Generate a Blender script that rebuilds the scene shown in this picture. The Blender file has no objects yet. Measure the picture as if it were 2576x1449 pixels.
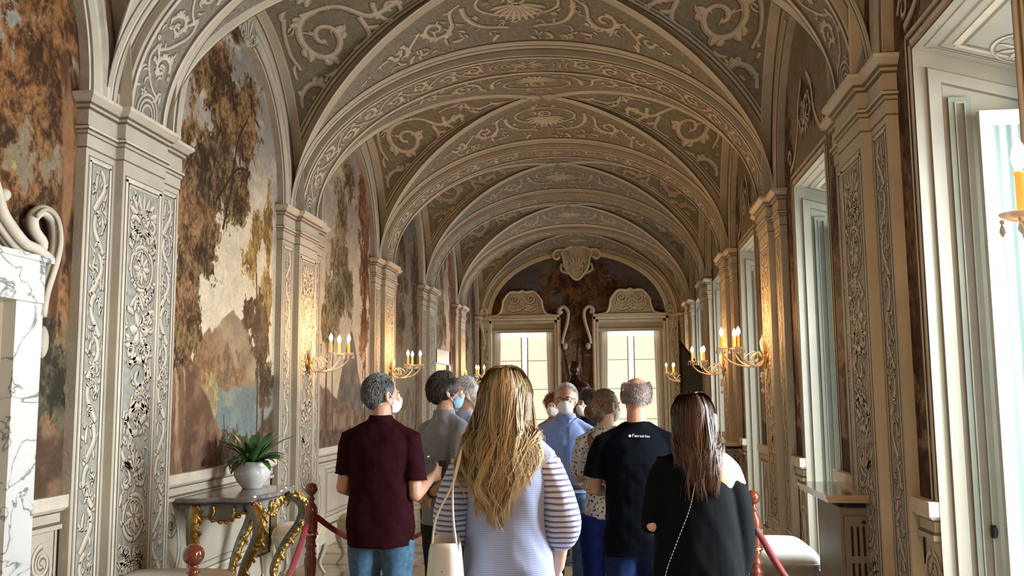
import bpy, math, random
import numpy as np
from mathutils import Vector, Matrix

# ------------------------------------------------------------------ scene, camera, light, exposure
SC = bpy.context.scene
COL = SC.collection
W_PX, H_PX = 2576, 1449
F_PX, YAW, PITCH, ROLL = 2341.58, 0.1087, 0.1158, -0.009

def camera_axes():
    cy, sy, cp, sp = math.cos(YAW), math.sin(YAW), math.cos(PITCH), math.sin(PITCH)
    fwd = Vector((-sy * cp, cy * cp, sp)); right = Vector((cy, sy, 0)); up = right.cross(fwd)
    c, s = math.cos(ROLL), math.sin(ROLL)
    return fwd, right * c + up * s, up * c - right * s

fwd, rgt, upv = camera_axes()
cd = bpy.data.cameras.new('camera')
cam = bpy.data.objects.new('camera', cd)
COL.objects.link(cam)
m = Matrix.Identity(4)
for i in range(3):
    m[i][0], m[i][1], m[i][2] = rgt[i], upv[i], -fwd[i]
m[2][3] = 1.6
cam.matrix_world = m
cd.sensor_width = 36.0
cd.lens = F_PX / W_PX * 36.0
cd.clip_start = 0.05
SC.camera = cam

w = bpy.data.worlds.new('daylight'); SC.world = w; w.use_nodes = True
nt = w.node_tree
nt.nodes['Background'].inputs[0].default_value = (0.86, 0.94, 1.0, 1)
nt.nodes['Background'].inputs[1].default_value = 2.2

def area(name, loc, rot, sx, sy, power, color, spread=180):
    l = bpy.data.lights.new(name, 'AREA'); l.shape = 'RECTANGLE'; l.size = sx; l.size_y = sy
    l.energy = power; l.color = color; l.spread = math.radians(spread)
    o = bpy.data.objects.new(name, l); o.location = loc; o.rotation_euler = rot; COL.objects.link(o)
    return o

# the hall: bays run away from the camera along +y
XL, XR = -3.07, 1.4546
XC, HW = (XL + XR) / 2, (XR - XL) / 2
PIERS = [-0.9, 2.42, 5.745, 9.085, 12.545, 15.62, 18.85]
YEND, YBACK = 21.5, -1.5
MAINW, PIERW = 0.27, 0.60
STEP, WALLD = 0.055, 0.115
ZS = 3.437
DADO = 1.064
BAYS = [(PIERS[i], PIERS[i + 1]) for i in range(len(PIERS) - 1)] + [(PIERS[-1], YEND + 0.35)]
WIN_FAR = [1.5, 4.86, 8.10, 11.65, 15.05, 18.3, 20.95]
WINW = 1.19
ZW = 3.374

# daylight outside the tall windows of the right wall
for i, yf in enumerate(WIN_FAR):
    area('window_or_fill_light', (3.35, yf - WINW / 2, 2.45), (0, math.radians(74), 0), 3.4, 1.7, (370 if i < 2 else 260 if i < 3 else 115), (0.84, 0.93, 1.0), 118)
area('window_or_fill_light', (XC, -1.45, 2.3), (math.radians(90), 0, 0), 3.2, 2.8, 4, (0.92, 0.95, 1.0))  # weak fill light added behind the camera; no window here

SC.view_settings.view_transform = 'Standard'
SC.view_settings.look = 'None'
SC.view_settings.exposure = 0.60
SC.view_settings.gamma = 1.0
SC.view_settings.use_curve_mapping = False
SC.cycles.use_denoising = True
SC.cycles.max_bounces = 5
SC.cycles.diffuse_bounces = 4
SC.cycles.glossy_bounces = 2
SC.cycles.transmission_bounces = 3
SC.cycles.transparent_max_bounces = 6
SC.cycles.caustics_reflective = False
SC.cycles.caustics_refractive = False
SC.cycles.sample_clamp_indirect = 4.0

# ------------------------------------------------------------------ helpers: objects
def tag(o, label=None, cat=None, group=None, kind=None):
    if label: o['label'] = label
    if cat: o['category'] = cat
    if group: o['group'] = group
    if kind: o['kind'] = kind
    return o

def empty(name, loc=(0, 0, 0), rz=0.0, label=None, cat=None, group=None, kind=None):
    o = bpy.data.objects.new(name, None); COL.objects.link(o)
    o.empty_display_size = 0.1
    o.location = loc; o.rotation_euler = (0, 0, rz)
    return tag(o, label, cat, group, kind)

def copy_tree(o, parent=None):
    c = o.copy(); COL.objects.link(c)
    if parent is not None:
        c.parent = parent
    for ch in list(o.children):
        copy_tree(ch, c)
    return c

class MB:
    """collects geometry, then links it as one mesh object"""
    def __init__(s):
        s.v = []; s.f = []; s.m = []; s.s = []; s.n = 0; s.col = []
    def add(s, verts, faces, mat=0, smooth=True, col=None):
        verts = np.asarray(verts, float).reshape(-1, 3)
        s.v.append(verts)
        b = s.n
        if isinstance(faces, np.ndarray):
            ff = (faces + b).tolist()
        else:
            ff = [[i + b for i in q] for q in faces]
        s.f.extend(ff)
        if isinstance(mat, (list, np.ndarray)): s.m.extend(list(mat))
        else: s.m.extend([mat] * len(ff))
        s.s.extend([smooth] * len(ff))
        s.n += len(verts)
        if col is not None: s.col.append(np.asarray(col, float).reshape(-1, 3))
        else: s.col.append(np.full((len(verts), 3), .5))
    def grid(s, P, mat=0, cu=False, cv=False, smooth=True, flip=False, col=None):
        P = np.asarray(P, float); n, m_ = P.shape[:2]
        I = np.arange(n * m_).reshape(n, m_)
        if cu: I = np.vstack([I, I[:1]])
        if cv: I = np.hstack([I, I[:, :1]])
        q = np.stack([I[:-1, :-1], I[1:, :-1], I[1:, 1:], I[:-1, 1:]], -1).reshape(-1, 4)
        if flip: q = q[:, ::-1]
        s.add(P.reshape(-1, 3), q, mat, smooth, col)
    def box(s, lo, hi, mat=0, R=None, o=None):
        x0, y0, z0 = lo; x1, y1, z1 = hi
        v = np.array([(x0, y0, z0), (x1, y0, z0), (x1, y1, z0), (x0, y1, z0), (x0, y0, z1), (x1, y0, z1), (x1, y1, z1), (x0, y1, z1)], float)
        if R is not None: v = v @ np.array(R).T
        if o is not None: v = v + np.array(o)
        s.add(v, [(0, 3, 2, 1), (4, 5, 6, 7), (0, 1, 5, 4), (1, 2, 6, 5), (2, 3, 7, 6), (3, 0, 4, 7)], mat, False)
    def quad(s, a, b, c, d, mat=0):
        s.add([a, b, c, d], [(0, 1, 2, 3)], mat, False)
    def tube(s, pts, r, n=8, mat=0, caps=True, flat=None):
        pts = np.asarray(pts, float); k = len(pts)
        r = np.full(k, r, float) if np.isscalar(r) else np.asarray(r, float)
        if len(r) != k: r = np.interp(np.linspace(0, 1, k), np.linspace(0, 1, len(r)), r)
        T = np.gradient(pts, axis=0); T /= np.linalg.norm(T, axis=1)[:, None] + 1e-9
        ref = np.array([0, 0, 1.]) if abs(T[0][2]) < .9 else np.array([1., 0, 0])
        U = np.zeros_like(pts); u = np.cross(T[0], ref); u /= np.linalg.norm(u)
        for i in range(k):
            u = u - T[i] * (u @ T[i]); u /= np.linalg.norm(u) + 1e-9; U[i] = u
        V = np.cross(T, U)
        a = np.linspace(0, 2 * math.pi, n, endpoint=False)
        fl = 1.0 if flat is None else flat
        P = pts[:, None] + r[:, None, None] * (np.cos(a)[None, :, None] * U[:, None] + fl * np.sin(a)[None, :, None] * V[:, None])
        s.grid(P, mat, cv=True, flip=True)
        if caps:
            b = s.n - k * n
            s.f.append([b + i for i in range(n)][::-1]); s.m.append(mat); s.s.append(True)
            s.f.append([b + (k - 1) * n + i for i in range(n)]); s.m.append(mat); s.s.append(True)
    def lathe(s, prof, c=(0, 0, 0), n=20, mat=0, R=None, sx=1., sy=1.):
        prof = np.asarray(prof, float)
        a = np.linspace(0, 2 * math.pi, n, endpoint=False)
        P = np.stack([prof[:, 0][:, None] * np.cos(a) * sx, prof[:, 0][:, None] * np.sin(a) * sy, np.repeat(prof[:, 1][:, None], n, 1)], -1)
        if R is not None: P = P @ np.array(R).T
        P = P + np.array(c)
        s.grid(P, mat, cv=True, flip=True)
    def ball(s, c, r, n=12, k=8, mat=0, R=None):
        r = np.array([r] * 3 if np.isscalar(r) else r, float)
        t = np.linspace(0, math.pi, k + 1); a = np.linspace(0, 2 * math.pi, n, endpoint=False)
        t = np.clip(t, 1e-3, math.pi - 1e-3)
        P = np.stack([np.sin(t)[:, None] * np.cos(a), np.sin(t)[:, None] * np.sin(a), np.repeat(np.cos(t)[:, None], n, 1)], -1) * r
        if R is not None: P = P @ np.array(R).T
        s.grid(P + np.array(c), mat, cv=True)
    def build(s, name, mats, parent=None, colors=False):
        me = bpy.data.meshes.new(name)
        V = np.concatenate(s.v) if s.v else np.zeros((0, 3))
        me.from_pydata(V.tolist(), [], s.f)
        if not isinstance(mats, (list, tuple)): mats = [mats]
        for x in mats: me.materials.append(x)
        me.polygons.foreach_set('material_index', s.m)
        me.polygons.foreach_set('use_smooth', s.s)
        if colors:
            at = me.color_attributes.new('Col', 'FLOAT_COLOR', 'POINT')
            C = np.concatenate(s.col); C = np.hstack([C, np.ones((len(C), 1))])
            at.data.foreach_set('color', C.ravel())
        me.update()
        o = bpy.data.objects.new(name, me); COL.objects.link(o)
        if parent is not None: o.parent = parent
        return o

def struct(o, label=None, cat='structure'):
    o['kind'] = 'structure'
    if label: o['label'] = label; o['category'] = cat
    return o

# ------------------------------------------------------------------ helpers: materials
def mat(name, color, rough=0.6, metal=0.0, noise=0.0, scale=8.0, bump=0.0, bscale=60.0, emit=None, estr=0.0, spec=None, trans=0.0, alpha=None, sheen=0.0, coat=0.0, stretch=None):
    m = bpy.data.materials.new(name); m.use_nodes = True
    nt = m.node_tree; b = nt.nodes['Principled BSDF']
    b.inputs['Base Color'].default_value = (*color, 1)
    b.inputs['Roughness'].default_value = rough
    b.inputs['Metallic'].default_value = metal
    if spec is not None: b.inputs['Specular IOR Level'].default_value = spec
    if trans: b.inputs['Transmission Weight'].default_value = trans
    if sheen: b.inputs['Sheen Weight'].default_value = sheen
    if coat: b.inputs['Coat Weight'].default_value = coat
    if alpha is not None: b.inputs['Alpha'].default_value = alpha
    if emit is not None:
        b.inputs['Emission Color'].default_value = (*emit, 1); b.inputs['Emission Strength'].default_value = estr
    tc = nt.nodes.new('ShaderNodeTexCoord'); src = tc.outputs['Object']
    if stretch:
        mp = nt.nodes.new('ShaderNodeMapping'); mp.inputs['Scale'].default_value = stretch
        nt.links.new(src, mp.inputs[0]); src = mp.outputs[0]
    if noise:
        n = nt.nodes.new('ShaderNodeTexNoise'); n.inputs['Scale'].default_value = scale; n.inputs['Detail'].default_value = 4
        nt.links.new(src, n.inputs['Vector'])
        r = nt.nodes.new('ShaderNodeMapRange')
        r.inputs['From Min'].default_value = .3; r.inputs['From Max'].default_value = .7
        r.inputs['To Min'].default_value = 1 - noise; r.inputs['To Max'].default_value = 1 + noise
        nt.links.new(n.outputs[0], r.inputs[0])
        v = nt.nodes.new('ShaderNodeVectorMath'); v.operation = 'SCALE'; v.inputs[0].default_value = color
        nt.links.new(r.outputs[0], v.inputs['Scale']); nt.links.new(v.outputs[0], b.inputs['Base Color'])
    if bump:
        n2 = nt.nodes.new('ShaderNodeTexNoise'); n2.inputs['Scale'].default_value = bscale; n2.inputs['Detail'].default_value = 3
        nt.links.new(src, n2.inputs['Vector'])
        bp = nt.nodes.new('ShaderNodeBump'); bp.inputs['Strength'].default_value = bump; bp.inputs['Distance'].default_value = .01
        nt.links.new(n2.outputs[0], bp.inputs['Height']); nt.links.new(bp.outputs[0], b.inputs['Normal'])
    return m

def paint_mat(name, rough=0.75, fine=0.14, scale=45.0):
    m = bpy.data.materials.new(name); m.use_nodes = True
    nt = m.node_tree; b = nt.nodes['Principled BSDF']; b.inputs['Roughness'].default_value = rough
    b.inputs['Specular IOR Level'].default_value = 0.2
    a = nt.nodes.new('ShaderNodeAttribute'); a.attribute_name = 'Col'
    tc = nt.nodes.new('ShaderNodeTexCoord')
    n = nt.nodes.new('ShaderNodeTexNoise'); n.inputs['Scale'].default_value = scale; n.inputs['Detail'].default_value = 6; n.inputs['Roughness'].default_value = .7
    nt.links.new(tc.outputs['Object'], n.inputs['Vector'])
    r = nt.nodes.new('ShaderNodeMapRange'); r.inputs['From Min'].default_value = .3; r.inputs['From Max'].default_value = .7
    r.inputs['To Min'].default_value = 1 - fine; r.inputs['To Max'].default_value = 1 + fine
    nt.links.new(n.outputs[0], r.inputs[0])
    v = nt.nodes.new('ShaderNodeVectorMath'); v.operation = 'SCALE'
    nt.links.new(a.outputs['Color'], v.inputs[0]); nt.links.new(r.outputs[0], v.inputs['Scale'])
    nt.links.new(v.outputs[0], b.inputs['Base Color'])
    return m

# ------------------------------------------------------------------ helpers: numpy noise
def _h(ix, iy, seed):
    n = (ix.astype(np.int64) * 374761393 + iy.astype(np.int64) * 668265263 + seed * 974634777) & 0xffffffff
    n = ((n ^ (n >> 13)) * 1274126177) & 0xffffffff
    return ((n ^ (n >> 16)) & 0xffff) / 65535.0
def vnoise(x, y, seed=0):
    ix, iy = np.floor(x), np.floor(y); fx, fy = x - ix, y - iy
    fx = fx * fx * (3 - 2 * fx); fy = fy * fy * (3 - 2 * fy)
    a, b, c, d = _h(ix, iy, seed), _h(ix + 1, iy, seed), _h(ix, iy + 1, seed), _h(ix + 1, iy + 1, seed)
    return (a * (1 - fx) + b * fx) * (1 - fy) + (c * (1 - fx) + d * fx) * fy
def fbm(x, y, oct=4, seed=0, gain=.5):
    t = 0; a = 1.; n = 0
    for i in range(oct):
        t = t + a * vnoise(x * 2 ** i, y * 2 ** i, seed + i * 17); n += a; a *= gain
    return t / n
def sstep(a, b, x):
    t = np.clip((x - a) / (b - a), 0, 1); return t * t * (3 - 2 * t)
def mixc(c0, c1, t):
    return c0 * (1 - t[..., None]) + np.asarray(c1) * t[..., None]

# ------------------------------------------------------------------ painted ornament (strokes laid on a surface chart)
def smooth_path(P, n=24):
    P = np.asarray(P, float)
    if len(P) < 3:
        t = np.linspace(0, 1, n)[:, None]; return P[0] * (1 - t) + P[-1] * t
    Q = np.vstack([2 * P[0] - P[1], P, 2 * P[-1] - P[-2]])
    out = []; k = len(P) - 1; per = max(2, n // k)
    for i in range(k):
        p0, p1, p2, p3 = Q[i:i + 4]
        t = np.linspace(0, 1, per, endpoint=False)[:, None]
        out.append(.5 * (2 * p1 + (p2 - p0) * t + (2 * p0 - 5 * p1 + 4 * p2 - p3) * t ** 2 + (3 * p1 - p0 - 3 * p2 + p3) * t ** 3))
    out.append(P[-1:]); return np.vstack(out)

class Orn:
    def __init__(s): s.k = []
    def st(s, pts, w0, w1=None, bulge=0.0, n=20):
        p = smooth_path(pts, n); t = np.linspace(0, 1, len(p))
        w1 = w0 * .25 if w1 is None else w1
        s.k.append((p, w0 + (w1 - w0) * t + bulge * np.sin(math.pi * t))); return s
    def raw(s, p, w): s.k.append((np.asarray(p, float), np.asarray(w, float))); return s
    def leaf(s, x, y, ang, L, wd, curl=0.5, n=7):
        t = np.linspace(0, 1, n); a = ang + curl * t * 1.6
        p = np.stack([x + np.cumsum(np.cos(a)) * L / n, y + np.cumsum(np.sin(a)) * L / n], 1)
        return s.raw(p, wd * np.sin(math.pi * (t * .85 + .12)) + .001)
    def spiral(s, x, y, r, a0, turns, d, w, leaves=True, n=None):
        n = n or int(16 * turns + 6)
        t = np.linspace(0, 1, n); a = a0 + d * turns * 2 * math.pi * t; rr = r * (1 - .86 * t ** .85)
        p = np.stack([x + rr * np.cos(a), y + rr * np.sin(a)], 1)
        s.raw(p, w * (1 - .45 * t))
        s.raw(p[-2:] + 0, np.array([w * 1.2, w * .9]))
        if leaves:
            for q in (.08, .2, .33, .47):
                i = int(q * n); aa = a[i]
                s.leaf(p[i][0], p[i][1], aa + d * 1.9, r * .55, w * 1.25, -d * .9)
                s.leaf(p[i][0], p[i][1], aa + d * .3, r * .35, w * .9, d * .8)
        return s
    def ring(s, x, y, rx, ry, w, n=32):
        a = np.linspace(0, 2 * math.pi, n + 1)
        return s.raw(np.stack([x + rx * np.cos(a), y + ry * np.sin(a)], 1), np.full(n + 1, w))
    def rosette(s, x, y, rx, ry, k=8, w=.3):
        for i in range(k):
            a = 2 * math.pi * i / k
            t = np.linspace(.2, 1, 5)
            p = np.stack([x + rx * t * np.cos(a), y + ry * t * np.sin(a)], 1)
            s.raw(p, w * min(rx, ry) * np.array([.5, .9, 1.1, .9, .2]))
        return s
    def fan(s, x, y, R, a0, a1, k, w):
        for i in range(k):
            a = a0 + (a1 - a0) * i / (k - 1); t = np.linspace(.15, 1, 5)
            s.raw(np.stack([x + R * t * np.cos(a), y + R * t * np.sin(a)], 1), w * np.array([.3, .6, .9, 1.1, .4]))
        return s
    def xf(s, dx=0, dy=0, sx=1, sy=1, rot=0):
        o = Orn(); c, q = math.cos(rot), math.sin(rot)
        for p, w in s.k:
            x, y = p[:, 0] * sx, p[:, 1] * sy
            o.k.append((np.stack([x * c - y * q + dx, x * q + y * c + dy], 1), w * math.sqrt(abs(sx * sy))))
        return o
    def __add__(s, b):
        o = Orn(); o.k = s.k + b.k; return o

def ribbon(mb, M, p, w, off, mt, keep=None):
    d = np.gradient(p, axis=0); L = np.linalg.norm(d, axis=1)[:, None] + 1e-9; d = d / L
    nrm = np.stack([-d[:, 1], d[:, 0]], 1) * (w / 2)[:, None]
    A, B = p + nrm, p - nrm
    if keep is not None:
        ok = keep(A) & keep(B)
        if not ok.all():
            # keep only runs inside
            idx = np.where(ok)[0]
            if len(idx) < 2: return
            runs = np.split(idx, np.where(np.diff(idx) > 1)[0] + 1)
            for r in runs:
                if len(r) >= 2: _rib(mb, M, A[r], B[r], off, mt)
            return
    _rib(mb, M, A, B, off, mt)
def _rib(mb, M, A, B, off, mt):
    mb.grid(np.stack([M(A, off), M(B, off)], 1), mt)

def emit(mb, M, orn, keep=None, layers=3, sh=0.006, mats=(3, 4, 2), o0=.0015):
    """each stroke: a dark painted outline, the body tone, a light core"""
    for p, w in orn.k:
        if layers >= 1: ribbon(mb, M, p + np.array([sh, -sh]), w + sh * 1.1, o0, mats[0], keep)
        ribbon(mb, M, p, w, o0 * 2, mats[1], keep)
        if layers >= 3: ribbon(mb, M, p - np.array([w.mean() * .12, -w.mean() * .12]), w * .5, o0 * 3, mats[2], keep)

def stripes(mb, M, line, bands, off=.002, keep=None):
    """bands: (lateral offset, width, material) along one chart polyline"""
    d = np.gradient(line, axis=0); d /= np.linalg.norm(d, axis=1)[:, None] + 1e-9
    nr = np.stack([-d[:, 1], d[:, 0]], 1)
    for k, (o, wd, mt) in enumerate(bands):
        ribbon(mb, M, line + nr * o, np.full(len(line), wd), off + .0004 * (k % 5), mt, keep)

def fuse(mb, name, mats, parent, voxel=.008, smooth=2, wr=0.0, wscale=9.0, wdir=(1, 1, .5), seed=0, zlim=None):
    """union of overlapping closed shapes as one continuous skin"""
    t = mb.build(name + '_src', mats); me0 = t.data
    r = t.modifiers.new('r', 'REMESH'); r.mode = 'VOXEL'; r.voxel_size = voxel
    if smooth: q = t.modifiers.new('s', 'SMOOTH'); q.factor = .5; q.iterations = smooth
    dg = bpy.context.evaluated_depsgraph_get()
    me = bpy.data.meshes.new_from_object(t.evaluated_get(dg))
    bpy.data.objects.remove(t); bpy.data.meshes.remove(me0)
    me.name = name
    n = len(me.vertices); co = np.empty(n * 3); me.vertices.foreach_get('co', co); co = co.reshape(-1, 3)
    if wr:
        no = np.empty(n * 3); me.vertices.foreach_get('normal', no); no = no.reshape(-1, 3)
        p = co * np.array(wdir) * wscale
        d = fbm(p[:, 0] + p[:, 2] * .6, p[:, 1] * 1.1 + p[:, 2], 3, seed) - .5
        d2 = np.abs(fbm(p[:, 0] * .6 - p[:, 2] * .9, p[:, 2] * .8 + p[:, 1], 2, seed + 4) - .5)
        co = co + no * (d * 1.3 - d2 * 1.5)[:, None] * wr
        me.vertices.foreach_set('co', co.ravel())
    me.polygons.foreach_set('use_smooth', [True] * len(me.polygons))
    me.polygons.foreach_set('material_index', [0] * len(me.polygons))
    me.update()
    o = bpy.data.objects.new(name, me); COL.objects.link(o); o.parent = parent
    return o


# ------------------------------------------------------------------ the plaster and its painted colours
GR = [mat('plaster_cream', (.475, .415, .315), .7, noise=.13, scale=3.0, bump=.25, bscale=40),
      mat('plaster_grey_ground', (.215, .20, .14), .75, noise=.22, scale=22.0),
      mat('plaster_pale_highlight', (.60, .525, .41), .7, noise=.12, scale=9.0),
      mat('plaster_dark_line', (.13, .10, .065), .8, noise=.2, scale=20.0),
      mat('plaster_mid_tone', (.41, .35, .265), .75, noise=.16, scale=12.0),
      None,
      mat('plaster_warm_ground', (.225, .195, .145), .75, noise=.25, scale=26.0),
      mat('pilaster_grey_ground', (.30, .295, .245), .75, noise=.2, scale=24.0)]
PAINT = paint_mat('fresco_paint')
GR[5] = PAINT

def side_x(side, q):
    """q: distance into the room from the main pier face"""
    return XL + q if side < 0 else XR - q

def wall_chart(side, q0):
    def M(p, off):
        x = np.full(len(p), side_x(side, q0 + off)); return np.stack([x, p[:, 0], p[:, 1]], 1)
    return M

def offset_poly(P, d):
    P = np.asarray(P, float); n = len(P); out = []
    for i in range(n):
        a = P[i] - P[i - 1] if i > 0 else P[1] - P[0]
        b = P[i + 1] - P[i] if i < n - 1 else P[-1] - P[-2]
        a = a / np.linalg.norm(a); b = b / np.linalg.norm(b)
        na, nb = np.array([-a[1], a[0]]), np.array([-b[1], b[0]])
        k = na + nb; k = k / (k @ k) * 2 if k @ k > 1e-6 else na
        out.append(P[i] + k * d)
    return np.array(out)

def extrude_moulding(mb, side, plan, prof, mt=0):
    """prof: (z, projection, material) rows down the moulding"""
    rows = []
    for z, d in [(a[0], a[1]) for a in prof]:
        q = offset_poly(plan, d) if d else np.asarray(plan, float)
        rows.append(np.stack([side_x(side, q[:, 1]) if side < 0 else XR - q[:, 1], q[:, 0], np.full(len(q), z)], 1))
    for i in range(len(rows) - 1):
        mb.grid(np.stack([rows[i], rows[i + 1]]), prof[i][2] if len(prof[i]) > 2 else mt, smooth=False)

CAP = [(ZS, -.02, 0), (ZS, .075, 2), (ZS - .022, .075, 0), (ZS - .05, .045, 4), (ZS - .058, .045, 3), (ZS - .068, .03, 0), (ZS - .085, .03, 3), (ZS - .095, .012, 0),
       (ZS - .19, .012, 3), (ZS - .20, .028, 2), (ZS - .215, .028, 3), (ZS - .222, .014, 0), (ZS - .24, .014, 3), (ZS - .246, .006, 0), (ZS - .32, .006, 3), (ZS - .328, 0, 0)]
CAPS_Z = ZS - .328

def filler(o, n, x0, x1, y0, y1, L, wd, seed):
    r = random.Random(seed)
    for i in range(n):
        x, y = r.uniform(x0, x1), r.uniform(y0, y1); a = r.uniform(0, 6.28)
        o.leaf(x, y, a, L * r.uniform(.6, 1.3), wd * r.uniform(.6, 1.2), r.choice((-1, 1)) * r.uniform(.5, 1.3))
        if r.random() < .5: o.leaf(x, y, a + 1.2, L * .7, wd * .8, -.6)
    return o
def wave_strip(z0, z1, w, n):
    o = Orn(); L = (z1 - z0) / n
    for i in range(n):
        z = z0 + i * L; d = 1 if i % 2 else -1
        o.st([(-d * w * .7, z), (-d * w * .2, z + L * .22), (d * w * .55, z + L * .55), (d * w * .5, z + L * .85), (d * w * .1, z + L)], w * .62, w * .5)
        o.leaf(-d * w * .45, z + L * .45, 1.57 + d * .3, L * .5, w * .42, -d * .5)
        o.leaf(-d * w * .7, z + L * .55, 1.9, L * .28, w * .3, d * .9)
        o.leaf(d * w * .5, z + L * .1, 1.2, L * .3, w * .34, d * .7)
    return o

def candelabra():
    o = Orn()
    # crowning palmette with side scrolls
    o.fan(0, 2.74, .17, .4, math.pi - .4, 7, .035)
    for d in (-1, 1):
        o.spiral(d * .10, 2.70, .065, 1.57 + d * 1.57, 1.1, -d, .032, False)
        o.st([(0, 2.62), (d * .06, 2.66), (d * .12, 2.64), (d * .145, 2.60)], .035, .015)
        o.spiral(d * .11, 2.60, .05, -1.57, 1.0, d, .028, False)
    o.fan(0, 2.70, .13, -2.6, -.54, 6, .03)
    # oval with a flower
    o.ring(0, 2.42, .125, .145, .022); o.ring(0, 2.42, .098, .118, .010)
    o.rosette(0, 2.42, .09, .105, 8, .34)
    o.st([(.14, 2.52), (.165, 2.4), (.14, 2.27), (.05, 2.2)], .022, .03)
    o.fan(-.03, 2.26, .13, -2.3, -.2, 6, .03)
    # flower
    o.rosette(0, 2.02, .11, .12, 6, .5)
    for d in (-1, 1):
        o.spiral(d * .1, 1.88, .05, 1.57, 1.1, d, .03, False)
        o.leaf(d * .06, 2.1, 1.57 - d * .7, .14, .035, -d * .6)
        o.leaf(d * .05, 1.95, -1.57 + d * .8, .12, .035, d * .6)
    # two large scrolls
    o.spiral(.01, 1.72, .13, 2.6, 1.15, -1, .045); o.st([(.13, 1.78), (.165, 1.65), (.14, 1.5), (.0, 1.4)], .03, .04)
    o.spiral(-.0, 1.42, .14, .4, 1.1, 1, .05); o.st([(-.13, 1.5), (-.165, 1.35), (-.12, 1.2), (0, 1.12)], .035, .03)
    o.rosette(.0, 1.58, .05, .05, 6, .5)
    o.fan(0, 1.12, .12, .5, 2.64, 6, .035)
    for d in (-1, 1): o.spiral(d * .09, 1.06, .06, 1.57, 1.0, d, .032, False)
    # lower oval
    o.ring(.01, .83, .115, .14, .024); o.ring(.01, .83, .088, .11, .010); o.rosette(.01, .83, .085, .1, 9, .36)
    o.st([(-.13, .98), (-.16, .84), (-.14, .68), (-.02, .58)], .03, .035)
    o.fan(0, .60, .16, -2.8, -.3, 8, .035)
    o.fan(0, .52, .13, .3, 2.8, 6, .03)
    rnd = random.Random(3)
    for i in range(60):
        x, z = rnd.uniform(-.15, .15), rnd.uniform(.48, 2.86)
        o.leaf(x, z, rnd.uniform(0, 6.3), .05, .014, rnd.uniform(-1, 1))
    return o
CAND = filler(candelabra(), 130, -.16, .16, .46, 2.9, .07, .022, 31)
for _p, _w in CAND.k: _w *= 1.18

def rect_lines(mb, M, y0, y1, z0, z1, lines, off=.002):
    """nested rectangular painted lines: (inset, width, material)"""
    for k, (i, w, mt) in enumerate(lines):
        for a, b in [((y0 + i, z0 + i), (y0 + i, z1 - i)), ((y1 - i, z0 + i), (y1 - i, z1 - i)), ((y0 + i - w / 2, z1 - i), (y1 - i + w / 2, z1 - i)), ((y0 + i - w / 2, z0 + i), (y1 - i + w / 2, z0 + i))]:
            ribbon(mb, M, np.array([a, b]), np.array([w, w]), off + .0006 * k, mt)

def pier(side, c, idx, lo_detail=False):
    mb = MB()
    plan = [(c - PIERW, -WALLD), (c - PIERW, -STEP), (c - MAINW, -STEP), (c - MAINW, 0), (c + MAINW, 0), (c + MAINW, -STEP), (c + PIERW, -STEP), (c + PIERW, -WALLD)]
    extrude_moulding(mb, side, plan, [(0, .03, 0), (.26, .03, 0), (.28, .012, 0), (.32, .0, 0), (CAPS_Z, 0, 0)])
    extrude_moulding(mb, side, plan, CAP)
    A = wall_chart(side, 0); B = wall_chart(side, -STEP)
    # ground panels, then frames and ornament
    def fill(M, y0, y1, z0, z1): mb.grid(np.stack([M(np.array([(y0, z0), (y1, z0)]), .001), M(np.array([(y0, z1), (y1, z1)]), .001)]), 7, smooth=False)
    z0, z1 = .40, CAPS_Z - .08
    fill(A, c - .185, c + .185, z0 + .06, z1 - .06)
    rect_lines(mb, A, c - MAINW + .02, c + MAINW - .02, z0, z1, [(.03, .03, 2), (.012, .006, 3), (.052, .012, 3), (.062, .010, 2)])
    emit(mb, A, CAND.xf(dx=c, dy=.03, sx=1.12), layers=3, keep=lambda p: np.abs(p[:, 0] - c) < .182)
    ws = filler(wave_strip(z0 + .05, z1 - .03, .080, 10), 90, -.08, .08, z0 + .04, z1 - .04, .06, .02, 21)
    for d in (-1, 1):
        yc = c + d * (MAINW + PIERW) / 2
        fill(B, yc - .095, yc + .095, z0, z1)
        rect_lines(mb, B, yc - .145, yc + .145, z0 - .05, z1 + .05, [(.035, .02, 2), (.012, .005, 3), (.048, .008, 3)])
        emit(mb, B, ws.xf(dx=yc), layers=3, keep=lambda p, yc=yc: np.abs(p[:, 0] - yc) < .094)
    # flutes on the near and far returns
    o = mb.build('trim_%d' % idx, GR); struct(o)
    return o

k = 1
for i, c in enumerate(PIERS + [21.85]):
    for side in (-1, 1):
        pier(side, c, k); k += 1

# ------------------------------------------------------------------ vault
A1, B1C, B1D = HW + STEP, 1.56, .17
B2C, B2D = 1.62, .11
def arc_table(a, b):
    th = np.linspace(-math.pi / 2, math.pi / 2, 721)
    x, z = a * np.sin(th), b * np.cos(th)
    s = np.concatenate([[0], np.cumsum(np.hypot(np.diff(x), np.diff(z)))]); s -= s[360]
    return th, s
TFR, SFR = arc_table(A1, 1.66)

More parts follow.
